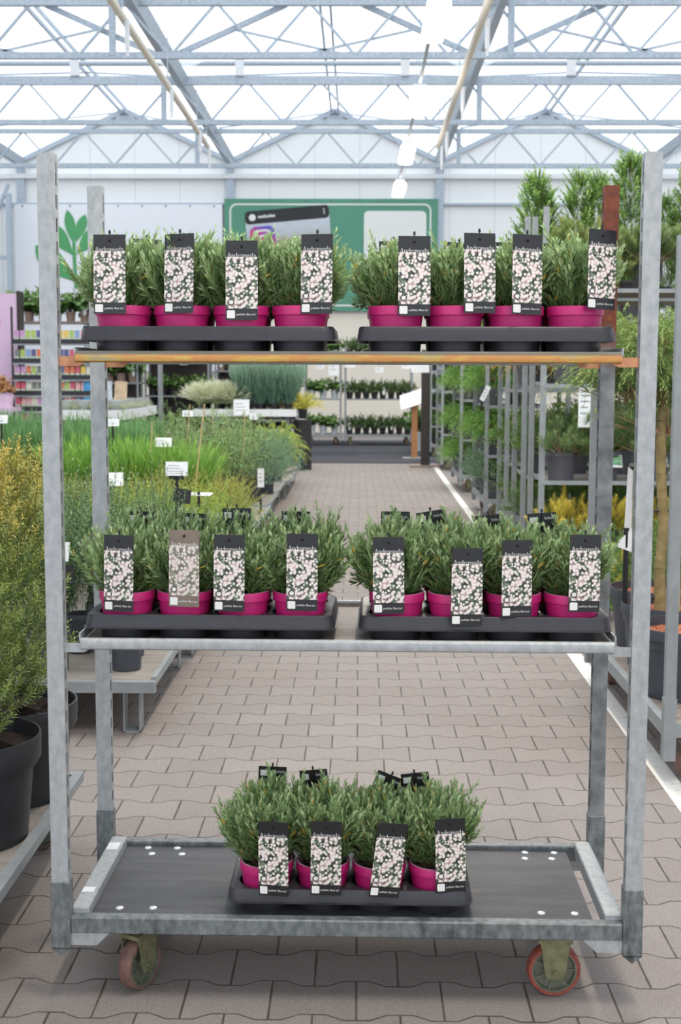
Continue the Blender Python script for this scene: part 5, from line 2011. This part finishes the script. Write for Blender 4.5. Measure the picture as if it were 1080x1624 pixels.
def far_pot(label, x, y, z, pot, kind, v, group, s=1.0, fs=1.0, tagc=True):
    t = potted('potted_houseplant', label, 'potted plant', x, y, z, pot, kind, v, group, v * 1.3, s=s, fs=fs, soil=False)
    if tagc:
        h = max(q.co.z for q in POTS[pot][0].vertices) * s
        r = max(q.co.x for q in POTS[pot][0].vertices) * s
        b = MB()
        pts = [(0.036 * math.cos(2 * PI * i / 14), 0.085 * math.sin(2 * PI * i / 14)) for i in range(14)]
        b.prism(pts, 0, 0.003)
        ob('white_label', FP.setdefault('tag', b.mesh('white_label', M['card'])), t, (0, -r - 0.004, h + 0.02), (-0.1, 0, 0))
    return t


FP = {}


def rack(label, x, y, lx, decks, height, ly=0.56, wheels=True, back=None):
    t = cart('plant_rack', label, x, y, lx, ly, decks, height, 'plant racks at the far end', wheels=wheels, h0=0.2)
    if back:
        b = MB()
        b.box(0.04, lx - 0.04, ly - 0.02, ly - 0.005, 0.3, height - 0.1)
        ob('back_panel', b.mesh('back_panel', M[back]), t)
    return t


rack('far wheeled rack at the aisle end with rows of black pots', -0.30, 27.0, 1.42, [0.93, 1.80], 2.0)
for r, (z, wd) in enumerate(((0.2, 'base'), (0.93, 'middle shelf'), (1.80, 'top shelf'))):
    for j in range(8):
        far_pot('white-labelled leafy plant in black pot, %s from left, %s of aisle-end rack' % (ORD[j], wd), -0.19 + j * 0.172, 27.12 + (j % 2) * 0.02, z, 'dark_tiny', 'deepfern', j + r, 'black-potted plants on the aisle-end rack', 1.0, 0.85)
rack('narrow far rack with pale pots left of the aisle end', -1.12, 26.9, 0.76, [0.93, 1.75], 2.0)
for r, (z, wd) in enumerate(((0.2, 'base'), (0.93, 'middle shelf'), (1.75, 'top shelf'))):
    for j in range(3):
        far_pot('green plant in pale pot, %s from left on the %s of the narrow rack' % (ORD[j], wd), -0.98 + j * 0.24, 27.05, z, 'white', 'houseplant', j + r, 'pale pots on the narrow rack', 0.95, 1.1, tagc=False)
rack('far rack behind the grass bench with brown pots', -2.95, 26.6, 1.70, [0.5, 1.02, 1.50], 2.0, back='dark')
for j in range(8):
    far_pot('leafy plant in beige pot behind the grasses, %s from left on its rack' % ORD[j], -2.82 + j * 0.205, 26.75, 1.50, 'beige', 'houseplant', j, 'beige pots behind the grasses', 0.8, 0.9)
rack('far rack of dark pots with white labels, left of the grass bench', -4.28, 26.0, 1.30, [1.00, 1.76], 2.0, back='dark')
for r, (z, wd) in enumerate(((0.2, 'base'), (1.0, 'middle shelf'))):
    for j in range(6):
        far_pot('white-labelled dark plant, %s from left on the %s, left far rack' % (ORD[j], wd), -4.14 + j * 0.205, 26.15, z, 'dark_tiny', 'houseplant', j + r, 'black pots on the left far rack', 1.1, 1.1)
rack('far rack with beige pots behind the film-sleeved plants', -5.75, 25.4, 1.45, [0.7, 1.26], 1.9, back='dark')
for j in range(6):
    far_pot('green plant in beige pot, %s from left on the rack behind the sleeved plants' % ORD[j], -5.6 + j * 0.235, 25.55, 1.26, 'beige', 'houseplant', j, 'beige pots on the left racks', 1.15, 1.4, tagc=True)
# long high shelf with beige pots
t = thing('high_shelf', 'long high shelf with beige pots above the bulb packet rack', 'shelf', (-6.2, 23.0, 0))
b = MB()
b.box(0, 2.75, 0, 0.36, 2.31, 2.35)
ob('board', b.mesh('high_shelf_board', M['shelfwood']), t)
for px in (0.05, 1.35, 2.65):
    for py in (0.02, 0.30):
        b = MB()
        b.box(px, px + 0.04, py, py + 0.04, FZ, 2.31)
        ob('upright', b.mesh('high_shelf_upright', M['galv_far']), t)
for j in range(11):
    far_pot('bushy plant in beige pot, %s from left on the high shelf' % ORD[j], -6.08 + j * 0.245, 23.15, 2.35, 'beige', 'houseplant', j, 'beige pots on the high shelf', 1.0, (1.5, 1.2, 1.9, 1.3, 1.6, 1.9, 1.2, 1.4, 2.4, 1.8, 1.3)[j])

# bulb packet rack
BX, BY = -5.58, 21.0
t = thing('packet_rack', 'wire rack with rows of colourful flower bulb packets behind left post', 'display rack', (BX, BY, 0))
for px in (-0.02, 1.36):
    b = MB()
    b.box(px, px + 0.03, 0, 0.03, FZ, 2.5)
    b.box(px, px + 0.03, 0.4, 0.43, FZ, 2.5)
    ob('upright', b.mesh('rack_upright', M['dark'] if px < 0 else M['galv_far']), t)
RZ = [1.93, 1.625, 1.36, 1.105, 0.855, 0.60]
for r, z in enumerate(RZ):
    b = MB()
    b.box(0.01, 1.36, -0.02, 0.36, z - 0.02, z)
    b.box(0.01, 1.36, -0.025, -0.015, z - 0.035, z + 0.055)
    ob('shelf_tray', b.mesh('shelf_tray', M['tray_dark']), t)
    b = MB()
    b.box(0.01, 1.36, -0.028, -0.024, z - 0.045, z - 0.02)
    ob('shelf_edge', b.mesh('shelf_edge', M['galv_far']), t)
PAL = [(C(196, 150, 190), 'lilac'), (C(168, 190, 96), 'lime green'), (C(206, 90, 110), 'rose red'), (C(226, 170, 170), 'pale pink'), (C(226, 190, 84), 'yellow'),
       (C(134, 160, 200), 'pale blue'), (C(96, 92, 140), 'violet'), (C(216, 120, 80), 'orange'), (C(214, 214, 196), 'cream white'), (C(120, 124, 118), 'grey')]
b = MB()
b.prism([(-0.036, 0.02), (-0.008, -0.03), (0.008, -0.03), (0.036, 0.02), (0.036, 0.165), (-0.036, 0.165)], 0, 0.02)
PKB = []
for c, nm in PAL:
    me = b.mesh('packet', plain('packet_' + nm.replace(' ', '_'), c, 0.5, 0, 0.3, 26))
    PKB.append(me)
b2 = MB()
b2.prism([(-0.034, 0.0), (-0.008, -0.028), (0.008, -0.028), (0.034, 0.0), (0.034, 0.05), (-0.034, 0.05)], -0.002, 0.0)
PKF = b2.mesh('packet_foot', plain('pale_green_packet_foot', C(190, 206, 176), 0.5))
seq = [0, 0, 1, 1, 6, 8, 2, 3, 4, 4, 1, 5, 3, 3, 9]
for r, z in enumerate(RZ):
    for j in range(15):
        k = (seq[(j + r * 4) % 15] + r * 3) % 10
        o = ob('bulb_packet', PKB[k], None, (BX + 0.07 + j * 0.0885, BY + 0.0, z + 0.035), (-0.15, 0, 0))
        tag(o, '%s bulb packet, %s from left in the %s row of the packet rack' % (PAL[k][1], ORD[j], ('top', 'second', 'third', 'fourth', 'fifth', 'lowest')[r]), 'bulb packet', 'flower bulb packets on the rack')
        ob('packet_foot', PKF, o)

# pink panel, bronze plant, pale trough
t = thing('pink_display_panel', 'pale lilac display panel with a hot pink round mark at far left', 'display panel', (-6.75, 21.4, FZ))
b = MB()
b.box(0, 1.15, 0, 0.25, 0.9, 2.76)
b.box(0.05, 1.1, 0.02, 0.23, 0, 0.9)
ob('board', b.mesh('pink_board', M['pinkpanel']), t)
b = MB()
ring = [(0.68 + 0.16 * math.cos(2 * PI * i / 28), 2.3 + 0.22 * math.sin(2 * PI * i / 28)) for i in range(29)]
b.ribbon(ring, 0.07, -0.004)
ob('round_mark', b.mesh('round_mark', M['hotpink']), t, label='hot pink ring')
b = MB()
b.box(1.15, 1.2, -0.01, 0.26, 0.3, 2.80)
ob('edge_post', b.mesh('edge_post', M['dark']), t)
t = thing('pink_table', 'pale pink table at far left under the bronze plant', 'table', (-6.32, 20.2, FZ))
b = MB()
b.box(0, 0.92, 0, 0.6, 0.86, 0.93)
ob('tabletop', b.mesh('pink_tabletop', M['pinkpanel']), t)
for px in (0.03, 0.84):
    for py in (0.03, 0.52):
        b = MB()
        b.box(px, px + 0.05, py, py + 0.05, 0, 0.86)
        ob('leg', b.mesh('table_leg', M['white']), t)
f = Fol(77)
D, th, az = f.dirs(240, 0, 95, 0.8)
f.sprays(np.zeros((240, 3)), D, f.r.uniform(0.12, 0.26, 240), 0.0, 12, 0.05, 0.03, 50, cols=(C(120, 76, 40), C(186, 132, 84)), tipcol=C(206, 156, 104))
fm = f.leafmesh('bronze_leaves')
t = thing('bronze_plant', 'bronze brown bushy plant in pink pot on the pale pink table', 'potted plant', (-5.62, 20.42, FZ + 0.93))
b = MB()
b.lathe([(0.001, 0), (0.17, 0), (0.2, 0.2), (0.18, 0.2), (0.17, 0.12)], 20)
ob('pot', b.mesh('pink_table_pot', M['pinkpanel'], True), t)
ob('foliage', fm, t, (0, 0, 0.26))

# trough of film-sleeved plants
t = thing('sleeved_plant_bench', 'pale grey bench of film-sleeved plants right of left rear post', 'plant bench', (-4.7, 19.9, 0))
b = MB()
b.box(0, 1.12, 0, 0.03, 0.73, 0.88)
b.box(1.09, 1.12, 0.03, 3.2, 0.73, 0.88)
b.box(0, 0.03, 0.03, 3.2, 0.73, 0.88)
b.box(0.03, 1.09, 3.17, 3.2, 0.73, 0.88)
ob('frame', b.mesh('sleeved_bench_frame', M['white']), t)
b = MB()
b.box(0.03, 1.09, 0.03, 3.17, 0.76, 0.80)
ob('deck_board', b.mesh('sleeved_bench_deck', M['benchwood']), t)
for px in (0.08, 0.98):
    for py in (0.1, 3.0):
        b = MB()
        b.box(px, px + 0.06, py, py + 0.06, FZ, 0.73)
        ob('leg', b.mesh('sleeved_bench_leg', M['galv_dark']), t)
b = MB()
b.lathe([(0.045, 0), (0.07, 0.09), (0.11, 0.22), (0.108, 0.22), (0.068, 0.09), (0.043, 0.003)], 14)
SLV = b.mesh('film_sleeve', M['glass_jar'], True)
for r in range(8):
    for c in range(4):
        t = thing('sleeved_plant', 'small grey-green plant in clear film sleeve, %s column, %s row of its bench' % (ORD[c], ORD[r]), 'potted plant', (-4.52 + c * 0.255, 20.1 + r * 0.36, 0.80), 0, 'film-sleeved plants on the bench')
        ob('film_sleeve', SLV, t)
        ob('foliage', SP['palegrass'][c % 2]['foliage'], t, (0, 0, 0.06), (0, 0, r + c), 0.42)
for i, (x, c, lab) in enumerate(((-4.32, C(70, 150, 205), 'upright blue and white poster board among the film-sleeved plants'), (-4.08, C(196, 206, 214), 'upright pale poster board beside the blue one'), (-3.86, C(206, 178, 150), 'upright tan poster board right of the pale one'), (-4.52, C(206, 80, 90), 'narrow upright red poster board left of the blue one'))):
    t = thing('poster_board', lab, 'poster', (x, 20.95 + 0.02 * i, 0.80), 0.1 * i)
    b = MB()
    b.box(-0.1, 0.1, 0, 0.012, 0, 0.52)
    ob('board', b.mesh('poster_board', plain('poster_tone', c, 0.5, 0, 0.25, 8)), t, (0, 0, 0), (-0.12, 0.06 * (i - 1), 0))
    b = MB()
    b.box(-0.09, 0.09, -0.002, 0, 0.04, 0.14)
    ob('white_strip', b.mesh('poster_strip', M['card']), t, (0, 0, 0), (-0.12, 0.06 * (i - 1), 0))

# notice cards hung on the far racks
for i, (x, y, z, w, h, lab) in enumerate((
        (-4.12, 25.95, 1.70, 0.24, 0.18, 'hanging white notice at the top left of the left far rack'),
        (-3.48, 25.95, 1.62, 0.17, 0.12, 'small hanging white notice mid left far rack'),
        (-2.78, 26.55, 1.72, 0.24, 0.18, 'hanging white notice on the post left of the grasses'),
        (-2.18, 26.55, 1.66, 0.16, 0.12, 'small hanging white notice over the blue-green grasses'),
        (-1.30, 26.5, 1.52, 0.2, 0.2, 'tilted white notice right of the blue-green grasses'),
        (-0.78, 26.85, 1.55, 0.15, 0.1, 'small white notice on the narrow rack with pale pots'),
        (-0.52, 26.85, 1.42, 0.2, 0.34, 'tall white notice on the right of the narrow rack'),
        (-0.18, 26.95, 1.58, 0.22, 0.2, 'grey-white notice at the left post of the aisle-end rack'),
        (0.42, 26.95, 1.48, 0.17, 0.11, 'small white notice above the middle of the aisle-end rack'),
        (0.98, 26.95, 1.56, 0.2, 0.2, 'white notice at the right post of the aisle-end rack'))):
    b = MB()
    b.box(-w / 2, w / 2, 0, 0.006, 0, h)
    o = ob('rack_notice', b.mesh('rack_notice', M['card']), None, (x, y - 0.01, z))
    tag(o, lab, 'notice', 'white notices on the far racks')
    b = MB()
    for q in range(3):
        b.box(-w * 0.36, w * (0.2 - 0.1 * (q % 2)), -0.001, 0, h * (0.72 - q * 0.2), h * (0.77 - q * 0.2))
    ob('print', b.mesh('notice_print', M['card_ink']), o)
    zt2 = 1.5 if (x, y) in ((-2.78, 26.55), (-2.18, 26.55)) else 1.74
    if zt2 > z + h:
        b = MB()
        b.box(-0.004, 0.004, 0.001, 0.068, zt2 - z + 0.012, zt2 - z + 0.02)
        b.box(-0.004, 0.004, 0.001, 0.005, h - 0.01, zt2 - z + 0.012)
        ob('hanger', b.mesh('notice_hanger', M['galv_far']), o)

# ------------------------------------------------------------------ light, sky, camera
w = bpy.data.worlds.new('overcast_sky')
SC.world = w
w.use_nodes = True
bg = w.node_tree.nodes['Background']
bg.inputs[0].default_value = (0.925, 0.96, 1.0, 1)
bg.inputs[1].default_value = 1.0
for i, yy in enumerate(LY):
    la = bpy.data.lights.new('lamp_light', 'AREA')
    la.shape = 'RECTANGLE'
    la.size = 0.2
    la.size_y = 1.2
    la.energy = 40
    la.color = (1.0, 0.88, 0.72)
    lo = bpy.data.objects.new('lamp_light', la)
    COL.objects.link(lo)
    lo.location = (0.76, yy, 4.90)

cam = bpy.data.cameras.new('camera')
co = bpy.data.objects.new('camera', cam)
COL.objects.link(co)
SC.camera = co
f_px, pitch, yaw, roll, hcam = 2060.19, 0.1049, 0.0138, 0.0028, 1.4222
cam.sensor_fit = 'VERTICAL'
cam.sensor_height = 36.0
cam.sensor_width = 24.0
cam.lens = f_px / 1624 * 36.0
cam.clip_start = 0.05
cam.clip_end = 200
fw = Vector((-math.sin(yaw) * math.cos(pitch), math.cos(yaw) * math.cos(pitch), -math.sin(pitch)))
r_ = Vector((math.cos(yaw), math.sin(yaw), 0))
u_ = r_.cross(fw)
r2 = r_ * math.cos(roll) + u_ * math.sin(roll)
u2 = -r_ * math.sin(roll) + u_ * math.cos(roll)
mw = Matrix((r2, u2, -fw)).transposed().to_4x4()
mw.translation = (0, 0, hcam)
co.matrix_world = mw
cam.dof.use_dof = True
cam.dof.focus_distance = 2.95
cam.dof.aperture_fstop = 9.0

vs = SC.view_settings
vs.view_transform = 'Standard'
vs.look = 'None'
vs.gamma = 1.0
vs.exposure = 0.88
vs.use_curve_mapping = False
SC.cycles.use_denoising = True
SC.cycles.max_bounces = 8
SC.cycles.transparent_max_bounces = 12
